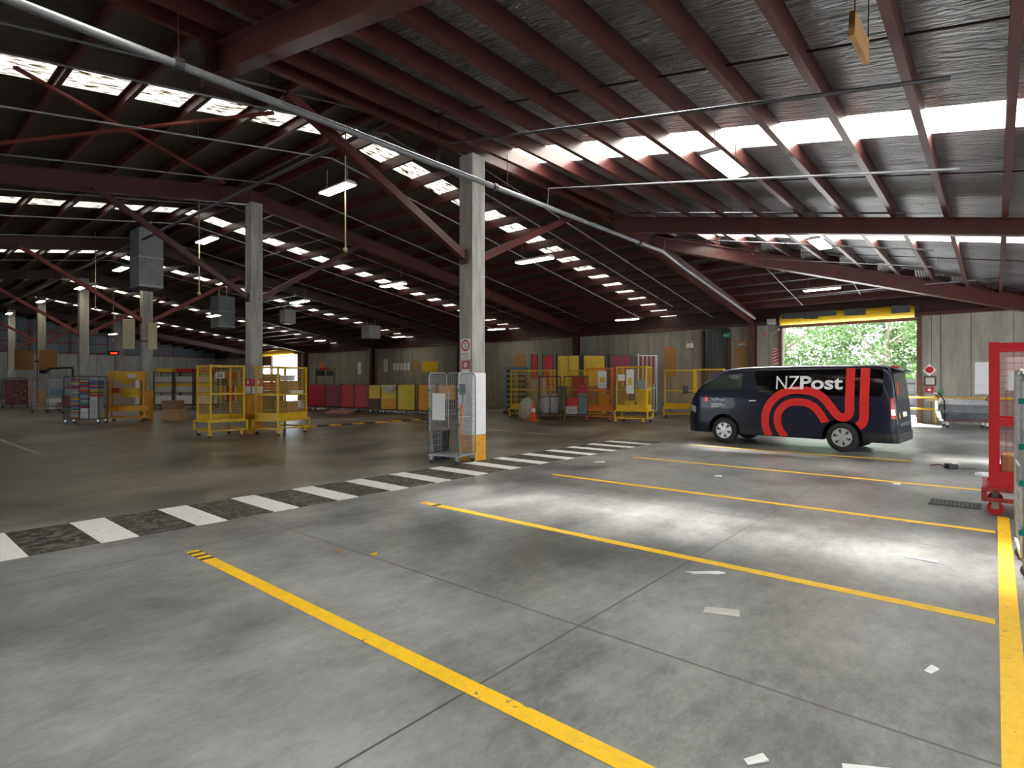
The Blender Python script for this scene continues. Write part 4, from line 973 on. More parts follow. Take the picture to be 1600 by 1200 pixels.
# colourful tray cage
def wirecage(label, loc, rz, w, d, h, sides='lrb', m='galv', deck=.2, pitch=.1, group='galvanised roll cages'):
    t = thing('roll_cage', label, 'roll cage', (loc[0], loc[1], 0), rz, group); r = .014; c = .07
    def frame(o, u, L):
        o = Vector(o); u = Vector(u)
        pts = [o + Vector((0, 0, deck)), o + Vector((0, 0, h - c)), o + u * (c * .3 / L) + Vector((0, 0, h - c * .3)), o + u * (c / L) + Vector((0, 0, h)), o + u * (1 - c / L) + Vector((0, 0, h)), o + u * (1 - c * .3 / L) + Vector((0, 0, h - c * .3)), o + u + Vector((0, 0, h - c)), o + u + Vector((0, 0, deck))]
        MB().tube(pts, r, 8).build('side_frame', M[m], t, smooth=True)
        MB().grid(o + u * .03 + Vector((0, 0, deck + .05)), u * .94, (0, 0, h - deck - .1), max(3, round(L / pitch * 1.3)), max(4, round((h - deck) / (pitch * 1.3))), .0028).build('mesh_panel', M[m], t)
    if 'l' in sides: frame((0, 0, 0), (0, d, 0), d)
    if 'r' in sides: frame((w, 0, 0), (0, d, 0), d)
    if 'b' in sides: frame((0, d, 0), (w, 0, 0), w)
    if 'f' in sides: frame((0, 0, 0), (w, 0, 0), w)
    b = MB()
    for y in (0, d): b.bar((0, y, deck - .015), (w, y, deck - .015), .03)
    for x in (0, w): b.bar((x, 0, deck - .015), (x, d, deck - .015), .03)
    for k in range(1, 7): b.bar((w * k / 7, 0, deck), (w * k / 7, d, deck), .012)
    b.build('base', M[m], t)
    for x in (.04, w - .04):
        for y in (.04, d - .04): caster(t, x, y, deck - .03)
    return t
RT = radians(50); LT = (-26.9, 5.35)
wirecage('wire roll cage filled with colourful trays left of the deep yellow cage', LT, RT, 1.2, .62, 1.82, 'flrb', 'dgrey', pitch=.16)
random.seed(11)
colr = [('red', 'red_pl'), ('blue', 'blue'), ('yellow', 'yellow_pl'), ('green', 'green'), ('pale blue', 'lblue'), ('purple', 'purple'), ('grey', 'lgrey'), ('orange', 'orange')]
order = ['bottom', 'second', 'third', 'fourth', 'fifth', 'sixth', 'seventh', 'eighth', 'ninth', 'tenth', 'eleventh', 'twelfth', 'thirteenth', 'fourteenth', 'fifteenth', 'sixteenth', 'seventeenth', 'eighteenth', 'nineteenth', 'twentieth', 'twenty-first', 'twenty-second', 'twenty-third', 'twenty-fourth']
tray_me = {}
for ci, (cx, zb, n) in enumerate(((.34, .215, 24), (.66, .60, 18), (.98, 1.05, 11))):
    last = None
    for k in range(n):
        cn, cm = random.choice([c for c in colr if c[0] != last]); last = cn
        if cm not in tray_me:
            o = MB().loft([[(-.135, -.22, 0), (.135, -.22, 0), (.135, .22, 0), (-.135, .22, 0)], [(-.148, -.235, .055), (.148, -.235, .055), (.148, .235, .055), (-.148, .235, .055)]]).build('letter_tray', M[cm]); tray_me[cm] = o.data
        else:
            o = bpy.data.objects.new('letter_tray', tray_me[cm]); C.objects.link(o)
        o.location = at(LT, RT, cx, .28, zb + k * .063); o.rotation_euler = (0, 0, RT)
        tag(o, '%s tray, %s from the bottom of the %s tray stack' % (cn, order[k] if k else 'first', ['left', 'middle', 'right'][ci]), 'tray', 'colourful trays in the roll cage')
    if zb > .3: crate('grey tub under the %s tray stack in the wire cage' % ['', 'middle', 'right'][ci], at(LT, RT, cx, .28, .205), RT, .28, .44, zb - .21, 'wrap_l' if ci == 1 else 'lgrey', 'tub', 'tub')
# further wire cages, machine, cone at the far left
wirecage('galvanised roll cage in front of the fifth column with orange and blue items', (-38.6, 6.3), radians(50), .8, 1.2, 1.75, 'flrb')
wirecage('tall narrow galvanised roll cage left of the red hoist', (-36.7, 7.2), radians(50), .75, .8, 1.85, 'flr')
crate('pale blue tub on the roll cage in front of the fifth column', (-37.9, 7.4, .9), .9, .7, .5, .35, 'lblue', 'plastic_crate', 'crate')
wirecage('roll cage packed with pink printed parcels at the far left', (-47.4, 6.3), radians(48), 1.5, .9, 1.85, 'flrb', 'dgrey')
crate('stack of pink printed parcels in the far left roll cage', at((-47.4, 6.3), radians(48), .75, .45, .22), radians(48), 1.35, .7, 1.5, 'pink', 'parcel_stack', 'parcels')
wirecage('roll cage with dark sacks at the left edge beside the orange cone', (-51.5, 5.3), radians(48), 1.5, .9, 1.8, 'flrb', 'dgrey')
crate('orange and white parcel in the roll cage at the left edge', at((-51.5, 5.3), radians(48), .8, .5, .95), radians(48), .8, .6, .5, 'orange_y', 'parcel', 'parcel')
crate('dark sack in the bottom of the roll cage at the left edge', at((-51.5, 5.3), radians(48), .8, .5, .22), radians(48), .9, .6, .6, 'black', 'sack', 'sack')
def cone(x, y, h, lab):
    t = thing('traffic_cone', lab, 'traffic cone', (x, y, 0))
    MB().bevbox(-h * .27, h * .27, -h * .27, h * .27, 0, h * .05, .01).build('foot', M['cone'], t)
    MB().lathe([(h * .2, h * .05), (h * .115, h * .5), (h * .03, h)], 16).build('body', M['cone'], t, smooth=True)
    MB().lathe([(h * .142, h * .42), (h * .146, h * .42), (h * .105, h * .62), (h * .1, h * .62)], 16).build('white_collar', M['white'], t, smooth=True)
cone(-52.3, 4.5, 1.1, 'orange traffic cone at the far left edge')
cone(-14.65, 18.55, .82, 'orange and white traffic cone in front of the white sacks')
# red hoist with black arm
t = thing('vacuum_hoist', 'red machine with a black overhead arm beyond the colourful tray cage', 'hoist', (-41.3, 8.35, 0), radians(42))
MB().bevbox(-.3, .5, -.4, .4, .1, .45, .03).build('chassis', M['red_pl'], t)
MB().loft([[(-.15, -.25, .45), (.35, -.25, .45), (.35, .25, .45), (-.15, .25, .45)], [(.0, -.18, 1.35), (.3, -.18, 1.35), (.3, .18, 1.35), (.0, .18, 1.35)]]).build('body', M['red_pl'], t)
MB().tube([(.3, 0, .45), (.35, 0, 2.3), (.3, 0, 2.45), (-.9, 0, 2.4), (-1.25, 0, 2.2)], .06, 8).build('arm', M['black'], t)
MB().bevbox(-1.5, -1.1, -.12, .12, 2.1, 2.3, .03).build('gripper', M['black'], t)
for x in (-.2, .4):
    MB().lathe([(.04, -.45), (.12, -.45), (.12, -.35), (.04, -.35)], 14, 'y', (x, 0, .12)).build('wheel', M['black'], t); MB().lathe([(.04, .35), (.12, .35), (.12, .45), (.04, .45)], 14, 'y', (x, 0, .12)).build('wheel', M['black'], t)
t = thing('notice', 'yellow and white notices on the farthest column', 'sign', (-58.28, 8.13, 1.9), 0)
MB().bb(-.3, .15, -.012, 0, .75, 1.45).build('yellow_notice', M['signy'], t); MB().bb(-.3, .15, -.012, 0, .0, .65).build('white_notice', M['paper'], t)
t = thing('wheeled_bin', 'grey wheeled bin with yellow warning label behind the red hoist', 'bin', (-43.5, 11.5, 0), radians(50))
MB().bevbox(-1.2, 1.2, -.5, .5, .12, 1.9, .04).build('body', M['lgrey'], t)
for a_ in (-1.0, 1.0):
    for b_ in (-.35, .35): caster(t, a_, b_, .12)
t; MB().bb(.3, 1.0, -.51, -.5, 1.5, 1.75).build('warning_label', M['signy'], t)

# ---- racks far behind the first yellow cage
def rack(label, x, y, rz, w, h, cols, group='sorting racks'):
    t = thing('sorting_rack', label, 'rack', (x, y, 0), rz, group); d = .7
    fr = MB()
    for a in (0, w):
        for b in (0, d): fr.bar((a, b, .16), (a, b, h), .05)
    for z in (h - .02, .2): fr.bar((0, 0, z), (w, 0, z), .04); fr.bar((0, d, z), (w, d, z), .04); fr.bar((0, 0, z), (0, d, z), .04); fr.bar((w, 0, z), (w, d, z), .04)
    fr.build('frame', M['brown'], t)
    for z in (.25, .95, 1.55): MB().bb(0, w, 0, d, z, z + .03).build('shelf', M['brown'], t)
    for a in (.06, w - .06):
        for b in (.06, d - .06): caster(t, a, b, .16)
    return t
RR = radians(40)
XR = [(-38.41, 11.94), (-37.48, 12.73), (-36.55, 13.52)]
tops = [('yellow', 'yellow_pl'), ('red', 'red_pl'), ('red', 'red_pl'), ('orange', 'orange')]
pl = ['leftmost', 'middle', 'rightmost']
for i, (x, y) in enumerate(XR):
    rack('%s brown sorting rack behind the yellow cages, holding white tubs' % pl[i], x, y, RR, 1.14, 2.2, None)
    for j, (z, hh, cm, cn) in enumerate(((.29, .5, 'white', 'long white'), (.99, .34, 'lgrey', 'white'), (1.59, .34, 'lgrey', 'grey white'))):
        crate('%s tub on the %s shelf of the %s brown rack' % (cn, ['bottom', 'middle', 'top'][j], pl[i]), at((x, y), RR, .57, .33, z), RR, .98, .55, hh, cm, 'mail_tub', 'tub')
    crate('%s lid box on the middle tub of the %s brown rack' % ('yellow', pl[i]), at((x, y), RR, .57, .33, 1.335), RR, .95, .5, .19, 'yellow_pl', 'plastic_crate', 'crate')
    crate('%s crate on top of the %s brown rack' % (tops[i][0], pl[i]), at((x, y), RR, .57, .33, 2.17), RR, .95, .5, .24, tops[i][1], 'plastic_crate', 'crate')
# row seen through the first cage: yellow and red stands, number board
XS = [(-41.92, 16.83, 'yellow_pl', 'yellow'), (-41.37, 17.3, 'red_pl', 'red'), (-40.82, 17.77, 'yellow_pl', 'yellow')]
for i, (x, y, m, cn) in enumerate(XS):
    t = thing('mail_stand', '%s fronted mail stand seen through the empty yellow cage, %s of three' % (cn, ['left', 'middle', 'right'][i]), 'stand', (x, y, 0), RR); t.scale = (.56, 1, 1)
    MB().bevbox(0, 1.1, 0, .7, .25, 1.35, .03).build('bin', M[m], t)
    MB().bb(-.02, .16, -.02, -.005, .3, 1.35).build('white_stripe', M['paper'], t)
    MB().bar((0, .7, .2), (0, .7, 2.4), .05).bar((1.1, .7, .2), (1.1, .7, 2.4), .05).bar((0, .7, 2.4), (1.1, .7, 2.4), .05).build('back_frame', M['lgrey'], t)
    MB().bb(.1, 1.0, .66, .68, 1.9, 2.35).build('header_panel', M['red_pl' if i else 'orange'], t)
    for a in (.1, 1.0): caster(t, a, .1, .24); caster(t, a, .6, .24)
t = thing('number_sign', 'white board with the number 35 seen through the empty yellow cage', 'sign', (-34.75, 14.0, 1.82), RR)
MB().bb(0, .55, 0, .02, 0, .36).build('board', M['paper'], t); MB().bar((.27, .035, -1.80), (.27, .035, 0.1), .03).build('stand', M['lgrey'], t); MB().bb(.05, .5, -.15, .2, -1.82, -1.80).build('foot', M['dgrey'], t)
text_mb('35', .12, .45, .07, .29, .03, lambda x, z: (x, -.004, z)).build('lettering', M['signk'], t)
# behind cage B
crate('brown crate on a dark bin seen right of the second column', (-33.2, 16.4, 1.62), RR, 1.3, .6, .45, 'card_dk', 'wooden_crate', 'crate')
crate('red crate with white marks on a dark bin right of the second column', (-33.2, 16.4, 1.1), RR, 1.5, .7, .5, 'red_pl', 'plastic_crate', 'crate')
crate('dark wheeled bin under red and brown crates right of the second column', (-33.2, 16.4, 0), RR, 1.6, .8, 1.08, 'dgrey', 'bin', 'bin')
# ---- row of red and yellow mail containers in front of the far wall
def container(label, x, y, rz, w, d, h, m, lower=None, feet='dgrey', parts=1, group='mail containers'):
    t = thing('mail_container', label, 'container', (x, y, 0), rz, group)
    MB().bevbox(0, w, 0, d, .22, h, .04).build('body', M[m], t)
    if lower: MB().bb(.02, w - .02, -.02, 0, .25, h * .52).build('lower_flap', M[lower], t)
    MB().bar((0, 0, .18), (w, 0, .18), .05).bar((0, d, .18), (w, d, .18), .05).bar((0, 0, .18), (0, d, .18), .05).bar((w, 0, .18), (w, d, .18), .05).bar((0, -.01, .18), (0, -.01, h + .05), .04).bar((w, -.01, .18), (w, -.01, h + .05), .04).build('frame', M[feet], t)
    for a in (.1, w - .1):
        for b in (.1, d - .1): caster(t, a, b, .155)
    return t
RW = radians(32)
cont = [(-29.9, 17.1, 1.15, 1.45, 'red_pl', None, 'leftmost red mail container in the row by the far wall'), (-28.5, 17.35, 1.0, 1.45, 'maroon', None, 'dark red mail container, second in the row by the far wall'),
        (-27.2, 17.5, .85, 1.45, 'red_pl', None, 'red mail container third in the row by the far wall'), (-26.05, 17.6, .95, 1.45, 'red_pl', None, 'bright red mail container, rightmost of the red ones'),
        (-24.75, 17.55, .72, 1.43, 'yellow_pl', 'brown', 'yellow topped container with a brown lower half'), (-23.75, 17.6, .85, 1.45, 'yellow_pl', 'orange_y', 'yellow mail container with a white cloth thrown over it'),
        (-22.6, 17.75, .92, 1.47, 'yellow_pl', None, 'bright yellow mail container left of the nearest column'), (-21.4, 18.05, .9, 1.47, 'orange_y', None, 'deep yellow container behind the galvanised roll cage'),
        (-20.25, 18.3, .9, 1.47, 'orange_y', 'brown', 'deep yellow container nearest the speed limit column on its left')]
for x, y, w_, h_, m, lo, lab in cont: container(lab, x, y, RW, w_, .8, h_, m, lo)
# white cloth over container
random.seed(5); mb = MB(); nx, ny = 10, 6; vs = []
for j in range(ny + 1):
    for i in range(nx + 1):
        u, v = i / nx, j / ny; x = 0.03 + u * .79; y = -.06 + .015 * sin(i * 2.1) if j < 4 else (j - 3.5) * .14
        z = (.98 + .46 * (abs(u - .45) * 1.6) ** 1.2 + v * .1) if j == 0 else 0
        zz = 1.45 + .03 * random.random() if j >= 4 else (.98 + .42 * abs(u - .55) * 1.5) * (1 - j / 4) + 1.46 * j / 4
        vs.append((x, y, zz))
mb.add(vs, [(j * (nx + 1) + i, j * (nx + 1) + i + 1, (j + 1) * (nx + 1) + i + 1, (j + 1) * (nx + 1) + i) for j in range(ny) for i in range(nx)])
o = mb.build('white_cloth', M['sack'], loc=(-23.77, 17.6, 0), rot=RW, smooth=True); tag(o, 'off-white cloth draped over the front of a yellow container', 'cloth')
for x, y, lab in ((-30.2, 15.6, 'left'), (-26.4, 16.0, 'right')):
    t = thing('ramp_plate', '%s pink edged ramp plate on the floor before the red containers' % lab, 'ramp', (x, y, 0), RW)
    MB().loft([[(0, 0, 0), (1.3, 0, 0), (1.3, .02, .02), (0, .02, .02)], [(0, .9, 0), (1.3, .9, 0), (1.3, .9, .14), (0, .9, .14)]]).build('plate', M['pink'], t)
t = thing('tool_rack', 'small black and red equipment on a stand above the leftmost red container', 'equipment', (-31.9, 18.8, 0), RW)
MB().bar((0, 0, 0), (0, 0, 2.5), .05).bar((1.2, 0, 0), (1.2, 0, 2.5), .05).bar((0, 0, 2.0), (1.2, 0, 2.0), .05).bar((0, 0, 2.4), (1.2, 0, 2.4), .04).build('stand', M['dgrey'], t)
MB().bevbox(.1, .5, -.15, .15, 2.02, 2.32, .03).build('black_case', M['black'], t); MB().bb(.3, .8, -.16, .1, 2.33, 2.48).build('red_case', M['red_pl'], t); MB().bevbox(.7, 1.05, -.15, .15, 2.02, 2.3, .03).build('open_case', M['dgrey'], t)

# ---- group right of the nearest column
# tall frames behind with hung sheets
tall = [(-17.75, 22.35, .3, 'red', None, 'narrow bright red sheet on a tall frame behind the yellow cages'), (-17.3, 22.7, .52, 'red', None, 'bright red sheet on the tall frame left of the yellow sheets'),
        (-16.75, 23.15, 1.12, 'yellow_pl', 'split', 'split yellow sheet on a tall frame'), (-15.75, 24.0, 1.1, 'yellow_pl', None, 'wide yellow sheet on a tall frame behind the orange cage'),
        (-14.74, 24.9, 1.03, 'maroon', None, 'maroon sheet on a tall frame behind the front yellow cage'), (-13.62, 25.75, .92, 'maroon', 'stripes', 'maroon sheet with pale stripes on a tall grey frame')]
for x, y, w_, m, kind, lab in tall:
    t = thing('tall_cage', lab, 'cage', (x, y, 0), radians(40), 'tall frames with hung sheets'); h_ = 2.95; d_ = .6
    fr = MB()
    for a in (0, w_):
        for b in (0, d_): fr.bar((a, b, .16), (a, b, h_ + (.08 if a == 0 else 0)), .045)
    for z in (.2, 1.3, h_ - .02): fr.bar((0, 0, z), (w_, 0, z), .04); fr.bar((0, d_, z), (w_, d_, z), .04); fr.bar((0, 0, z), (0, d_, z), .04); fr.bar((w_, 0, z), (w_, d_, z), .04)
    fr.build('frame', M['galv' if kind == 'stripes' else 'dgrey'], t)
    if kind == 'stripes':
        for k in range(4): MB().bb(.06 + .21 * k, .18 + .21 * k, -.03, -.01, 1.5, h_ - .05).build('hung_strip', M[m], t)
        MB().bb(.04, w_ - .04, .0, .01, 1.5, h_ - .06).build('backing', M['lgrey'], t)
    elif kind == 'split':
        for a, b in ((.04, w_ / 2 - .02), (w_ / 2 + .02, w_ - .04)): MB().bb(a, b, -.03, -.01, 1.4, h_ - .03).build('hung_sheet', M[m], t)
    else: MB().bb(.04, w_ - .04, -.03, -.01, 1.4, h_ - .03).build('hung_sheet', M[m], t)
    for a in (.06, w_ - .06):
        for b in (.06, d_ - .06): caster(t, a, b, .16)
# blue-grey tub stack on a pallet
t = thing('pallet', 'dark pallet under the tall stack of blue-grey trays', 'pallet', (-18.7, 22.3, 0), radians(30))
for y in (-.5, 0, .5): MB().bb(-.6, .6, y - .05, y + .05, 0, .1).build('runner', M['brown'], t)
for k in range(6): MB().bb(-.6 + k * .21, -.45 + k * .21, -.55, .55, .1, .125).build('deck_board', M['brown'], t)
for k in range(9):
    o = MB().bevbox(-.52, .52, -.45, .45, 0, .15, .02).bb(-.12, .12, -.455, -.44, .05, .10).build('stack_tray', M['steelblue']) if k == 0 else None
    if k == 0: tr = o
    else: o = tr.copy(); C.objects.link(o)
    o.location = (-18.7, 22.3, .13 + k * .26); o.rotation_euler = (0, 0, radians(30))
    tag(o, 'blue-grey tray, %s from the bottom of the tall stack right of the nearest column' % (order[k] if k else 'first'), 'tray', 'blue-grey stacked trays')
    if k: tag(MB().bb(-.45, .45, -.38, .38, 0, .108).build('dark_gap_block', M['black'], loc=(-18.7, 22.3, .13 + k * .26 - .109), rot=radians(30)), 'black filler for the shaded gap under the %s blue-grey tray' % order[k], 'parcels', 'shaded gap fillers between the blue-grey trays')  # black blocks added to stand in for the shade between trays
# cages
def pt(u_, v_): return None
cage('wide yellow mesh cage between the tray stack and the white sacks', (-16.8, 19.6), radians(22), 1.9, .9, 2.15, 'yellow', .45, 'flrb', 1.25, .16, group=YG)
cage('yellow mesh cage behind the rusty brown cages', (-14.85, 21.3), radians(22), 1.6, .8, 2.15, 'yellow', .45, 'flrb', 1.25, .16, group=YG)
crate('stack of cream cartons inside the wide yellow mesh cage', at((-16.8, 19.6), radians(22), 1.2, .45, .46), radians(22), .6, .6, 1.3, 'cream', 'carton_stack', 'cartons')
crate('red bin with white front inside the yellow cage behind the brown cages', at((-14.85, 21.3), radians(22), .5, .4, .46), radians(22), .6, .5, 1.4, 'red_pl', 'bin', 'bin')
def sackobj(x, y, s, h, lab, m='sack'):
    random.seed(int(x * 10)); mb = MB(); R = []
    for z, r_ in ((0, .8), (.1, 1), (.4, 1.0), (.7, .9), (.88, .65), (.97, .4), (1, .15)):
        R.append([((s * r_ * (1 + .10 * random.uniform(-1, 1))) * cos(2 * pi * k / 14), (s * r_ * (1 + .10 * random.uniform(-1, 1))) * sin(2 * pi * k / 14), z * h) for k in range(14)])
    return tag(mb.loft(R).build('sack', M[m], loc=(x, y, 0), smooth=True), lab, 'sack')
sackobj(-15.25, 18.95, .42, .95, 'off-white woven sack behind the traffic cone')
def browncage(lab, loc, rz, w, h, m='brown'):
    t = thing('rusty_cage', lab, 'cage', (loc[0], loc[1], 0), rz, 'rusty brown cages'); d = .8
    fr = MB()
    for a in (0, w):
        for b in (0, d): fr.bar((a, b, 0.0), (a, b, h), .045)
    for z in (.24, h * .55, h - .02): fr.bar((0, 0, z), (w, 0, z), .04); fr.bar((0, d, z), (w, d, z), .04); fr.bar((0, 0, z), (0, d, z), .04); fr.bar((w, 0, z), (w, d, z), .04)
    fr.build('frame', M[m], t); MB().bb(0, w, 0, d, .24, .28).build('deck', M[m], t)
    MB().grid((0, 0, .28), (w, 0, 0), (0, 0, h * .9 - .28), 8, 8, .003).build('mesh_panel', M[m], t); MB().grid((0, 0, .28), (0, d, 0), (0, 0, h * .9 - .28), 6, 8, .003).build('mesh_panel', M[m], t)
    return t
R2 = radians(35)
browncage('rusty brown cage full of white sacks beside the traffic cone', (-14.4, 18.6), R2, .9, 1.85)
for k, (dx, z, lab) in enumerate(((.25, .28, 'left'), (.65, .28, 'right'))):
    o = sackobj(at((-14.4, 18.6), R2, dx, .4, 0)[0], at((-14.4, 18.6), R2, dx, .4, 0)[1], .26, .85, 'grey-white sack standing on the %s of the rusty sack cage' % lab, 'wrap_l'); o.location.z = .281
browncage('rusty brown cage with red crates and plastic bags left of the orange cage', (-13.35, 18.95), R2, .95, 1.85)
L2 = (-13.35, 18.95)
for k, (x, z, m, w_, h_, lab) in enumerate(((.3, .29, 'wrap_l', .45, .32, 'bundle of clear plastic bags'), (.74, .29, 'steelblue', .34, .85, 'grey blue bin'), (.3, .62, 'red_pl', .46, .16, 'tilted red crate'),
                                         (.3, .79, 'red_pl', .42, .14, 'upper tilted red crate'))):
    crate(lab + ' in the rusty cage left of the orange cage', at(L2, R2, x, .4, z), R2 + (.12 if k > 1 else 0), w_, .5, h_, m, 'crate', 'crate')
crate('bright red crate on the grey blue bin in the rusty cage', at(L2, R2, .72, .4, 1.145), R2, .36, .5, .3, 'red_pl', 'crate', 'crate')
RO = radians(35); LO = (-12.85, 19.85)
cage('orange mesh cage with hanging white labels beside the front yellow cage', LO, RO, 1.08, .8, 2.2, 'orange', .48, 'flrb', 1.25, .14)
def label_sheet(lab, loc, rz, w, h, z, m2='signy'):
    t = thing('paper_label', lab, 'label', (loc[0], loc[1], z), rz)
    MB().bb(0, w, -.008, 0, 0, h).build('sheet', M['paper'], t); MB().bb(w * .25, w * .75, -.012, -.008, h * .35, h * .65).build('printed_mark', M[m2], t)
label_sheet('white label with a yellow mark hanging on the orange cage', at(LO, RO, .45, -.035, 0), RO, .35, .7, 1.35)
RF = radians(15); LF = (-11.41, 19.73)
cage('bright yellow mesh cage at the front of the group, nearest the van', LF, RF, 1.2, 1.0, 2.22, 'yellow', .52, 'flrb', 1.3, .18, group=YG)
label_sheet('white label with yellow print hanging on the front yellow cage', at(LF, RF, .42, -.035, 0), RF, .3, .95, 1.15)
label_sheet('white paper on the left of the front yellow cage', at(LF, RF, .08, -.035, 0), RF, .28, .25, 1.65, 'paper')
crate('yellow tub on the deck of the front yellow cage', at(LF, RF, .95, .4, .53), RF, .35, .5, .75, 'yellow_pl', 'tub', 'tub')
crate('low yellow crate in the middle of the front yellow cage', at(LF, RF, .5, .4, .53), RF, .4, .5, .32, 'yellow_pl', 'tub', 'tub')
crate('blue crate on the rail level of the front yellow cage', at(LF, RF, .95, .4, 1.29), RF, .3, .4, .4, 'lblue', 'crate', 'crate')
crate('brown carton in the left of the front yellow cage', at(LF, RF, .2, .5, .53), RF, .28, .5, .9, 'card', 'carton', 'box')
crate('dark bin inside the orange cage', at(LO, RO, .7, .45, .5), RO, .5, .5, .6, 'orange_y', 'bin', 'bin')
cage('empty yellow mail cage between the front yellow cage and the van', (-11.2, 23.6), radians(25), 1.35, .8, 2.15, 'yellow', .48, 'lrb', 1.22, .16, group=YG)
cage('yellow mail cage half hidden behind the front of the van', (-9.6, 22.9), radians(14), 1.2, .8, 2.15, 'yellow', .48, 'lrb', 1.22, .16, group=YG)

# ---- galvanised roll cage standing at the nearest column
def finecage(label, loc, rz, w, d, h, sides, clips=True):
    t = thing('roll_cage', label, 'roll cage', (loc[0], loc[1], 0), rz, 'galvanised roll cages'); deck = .19; r = .015; c = .09
    for s_, o, u, L in (('l', (0, 0, 0), (0, d, 0), d), ('r', (w, 0, 0), (0, d, 0), d), ('b', (0, d, 0), (w, 0, 0), w)):
        if s_ not in sides: continue
        o = Vector(o); u = Vector(u); Z = lambda z: Vector((0, 0, z))
        pts = [o + Z(deck)] + [o + Z(h - c)] + [o + u * (c * (1 - cos(a)) / L) + Z(h - c + c * sin(a)) for a in (pi / 6, pi / 3, pi / 2)] + [o + u * (1 - c * (1 - cos(a)) / L) + Z(h - c + c * sin(a)) for a in (pi / 2, pi / 3, pi / 6)] + [o + u + Z(h - c), o + u + Z(deck)]
        fr = MB().tube(pts, r, 8).build('side_frame', M['galv'], t, smooth=True)
        pitch = .052 if s_ == 'r' else .05
        MB().grid(o + u * .02 + Z(deck + .03), u * .96, (0, 0, h - deck - .07), round(L / .055), round((h - deck) / .12), .0022).build('mesh_panel', M['galv'], t)
        MB().tube([o + u * .03 + Z(h * .52), o + u * .97 + Z(h * .52)], .010, 6).build('middle_rail', M['galv'], t)
        if s_ == 'l' or s_ == 'b':
            MB().tube([o + u * .06 + Z(deck + .45), o + u * .06 + Z(h - .35), o + u * .12 + Z(h - .25), o + u * .3 + Z(h - .25)], .008, 6).build('gate_rod', M['galv'], t)
    for z in (.35, .75, 1.05, 1.42) if clips else ():
        for (x, y) in ((0, 0), (w, 0)) if 'r' in sides else ((0, 0),):
            MB().lathe([(.014, z), (.026, z), (.026, z + .045), (.014, z + .045)], 10, 'z', (x, y, 0)).build('teal_clip', M['teal'], t)
    b = MB()
    for y in (0, d): b.bar((0, y, deck - .02), (w, y, deck - .02), .03)
    for x in (0, w): b.bar((x, 0, deck - .02), (x, d, deck - .02), .03)
    b.bar((0, 0, deck - .03), (w, d, deck - .03), .03)
    for k in range(1, 9): b.bar((w * k / 9, 0, deck), (w * k / 9, d, deck), .010)
    b.build('base', M['galv'], t)
    for x in (.04, w - .04):
        for y in (.04, d - .04): caster(t, x, y, deck - .035, 'dgrey')
    return t
RG = radians(0); LG = (-8.50, 7.50)
gc = finecage('galvanised roll cage with a blank white card standing at the speed limit column', (-8.02, 7.30), radians(13), .69, .62, 1.78, 'lrb')
gc.location = (-8.50, 7.45, 0); gc.rotation_euler = (0, 0, radians(13))
tag(MB().bb(0, .30, -.006, 0, 0, .52).build('white_card', M['paper'], loc=(-8.40, 7.45, .86), rot=radians(13)), 'blank white card hanging on the left face of the near roll cage', 'card')
t = thing('squeegee', 'orange handled grey paddle propped inside the near roll cage', 'paddle', (-8.05, 7.9, .20), radians(40))
MB().tube([(0, 0, 0), (.01, .0, .95)], .016, 8, [.010, .03]).build('handle', M['orange'], t); MB().tube([(.01, 0, .95), (.03, 0, 1.15)], .010, 8).build('shaft', M['dgrey'], t)
MB().bevbox(-.045, .085, -.01, .01, 1.15, 1.36, .008).build('blade', M['dgrey'], t)
t = thing('waste_bin', 'small dark bin behind the near roll cage, left of the column', 'bin', (-8.75, 8.0, 0), .2)
MB().loft([[(-.1, -.1, 0), (.1, -.1, 0), (.1, .1, 0), (-.1, .1, 0)], [(-.13, -.13, .58), (.13, -.13, .58), (.13, .13, .58), (-.13, .13, .58)]]).build('body', M['black'], t); MB().bb(-.14, .14, -.14, .14, .58, .60).build('rim', M['dgrey'], t)
# ---- signs on the nearest column (its left face looks towards -Y)
yf = 8.38 - .185
t = thing('speed_sign', 'white speed limit sign with a red ring on the nearest column', 'sign', (-8.22, yf - .004, 2.06), 0)
MB().bb(-.135, .135, -.006, 0.003, 0, .42).build('plate', M['white'], t)
mb = MB(); n = 32; vs = []; 
for k in range(n):
    a = 2 * pi * k / n; vs += [(.118 * cos(a), -.008, .285 + .118 * sin(a)), (.082 * cos(a), -.008, .285 + .082 * sin(a))]
mb.add(vs, [(2 * k, 2 * k + 1, (2 * k + 3) % (2 * n), (2 * k + 2) % (2 * n)) for k in range(n)]); mb.build('red_ring', M['signred'], t)
text_mb('5', -.03, .03, .235, .335, .01, lambda x, z: (x, -.009, z)).build('lettering', M['signk'], t)
text_mb('SPEED', -.105, .105, .085, .135, .0, lambda x, z: (x, -.009, z)).build('lettering', M['signk'], t)
text_mb('LIMIT', -.085, .085, .02, .07, .0, lambda x, z: (x, -.009, z)).build('lettering', M['signk'], t)
t = thing('red_notice', 'small red notice with a white disc under the speed limit sign', 'sign', (-8.22, yf - .004, 1.87), 0)
MB().bb(-.095, .095, -.006, 0.003, 0, .155).build('plate', M['signred'], t)
MB().lathe([(.001, -.008), (.05, -.008), (.05, -.005), (.001, -.005)], 20, 'y', (0, 0, .078)).build('white_disc', M['white'], t)
MB().lathe([(.001, -.011), (.018, -.011), (.018, -.008), (.001, -.008)], 6, 'y', (0, 0, .078)).build('dark_symbol', M['signk'], t)
MB().bb(-.095, .095, -.006, 0.003, -.085, -.01).build('white_strip', M['paper'], t)
t = thing('red_notice', 'red and white notice above the yellow base of the second column', 'sign', (-17.8 + .19, 8.36, 1.24), 0)
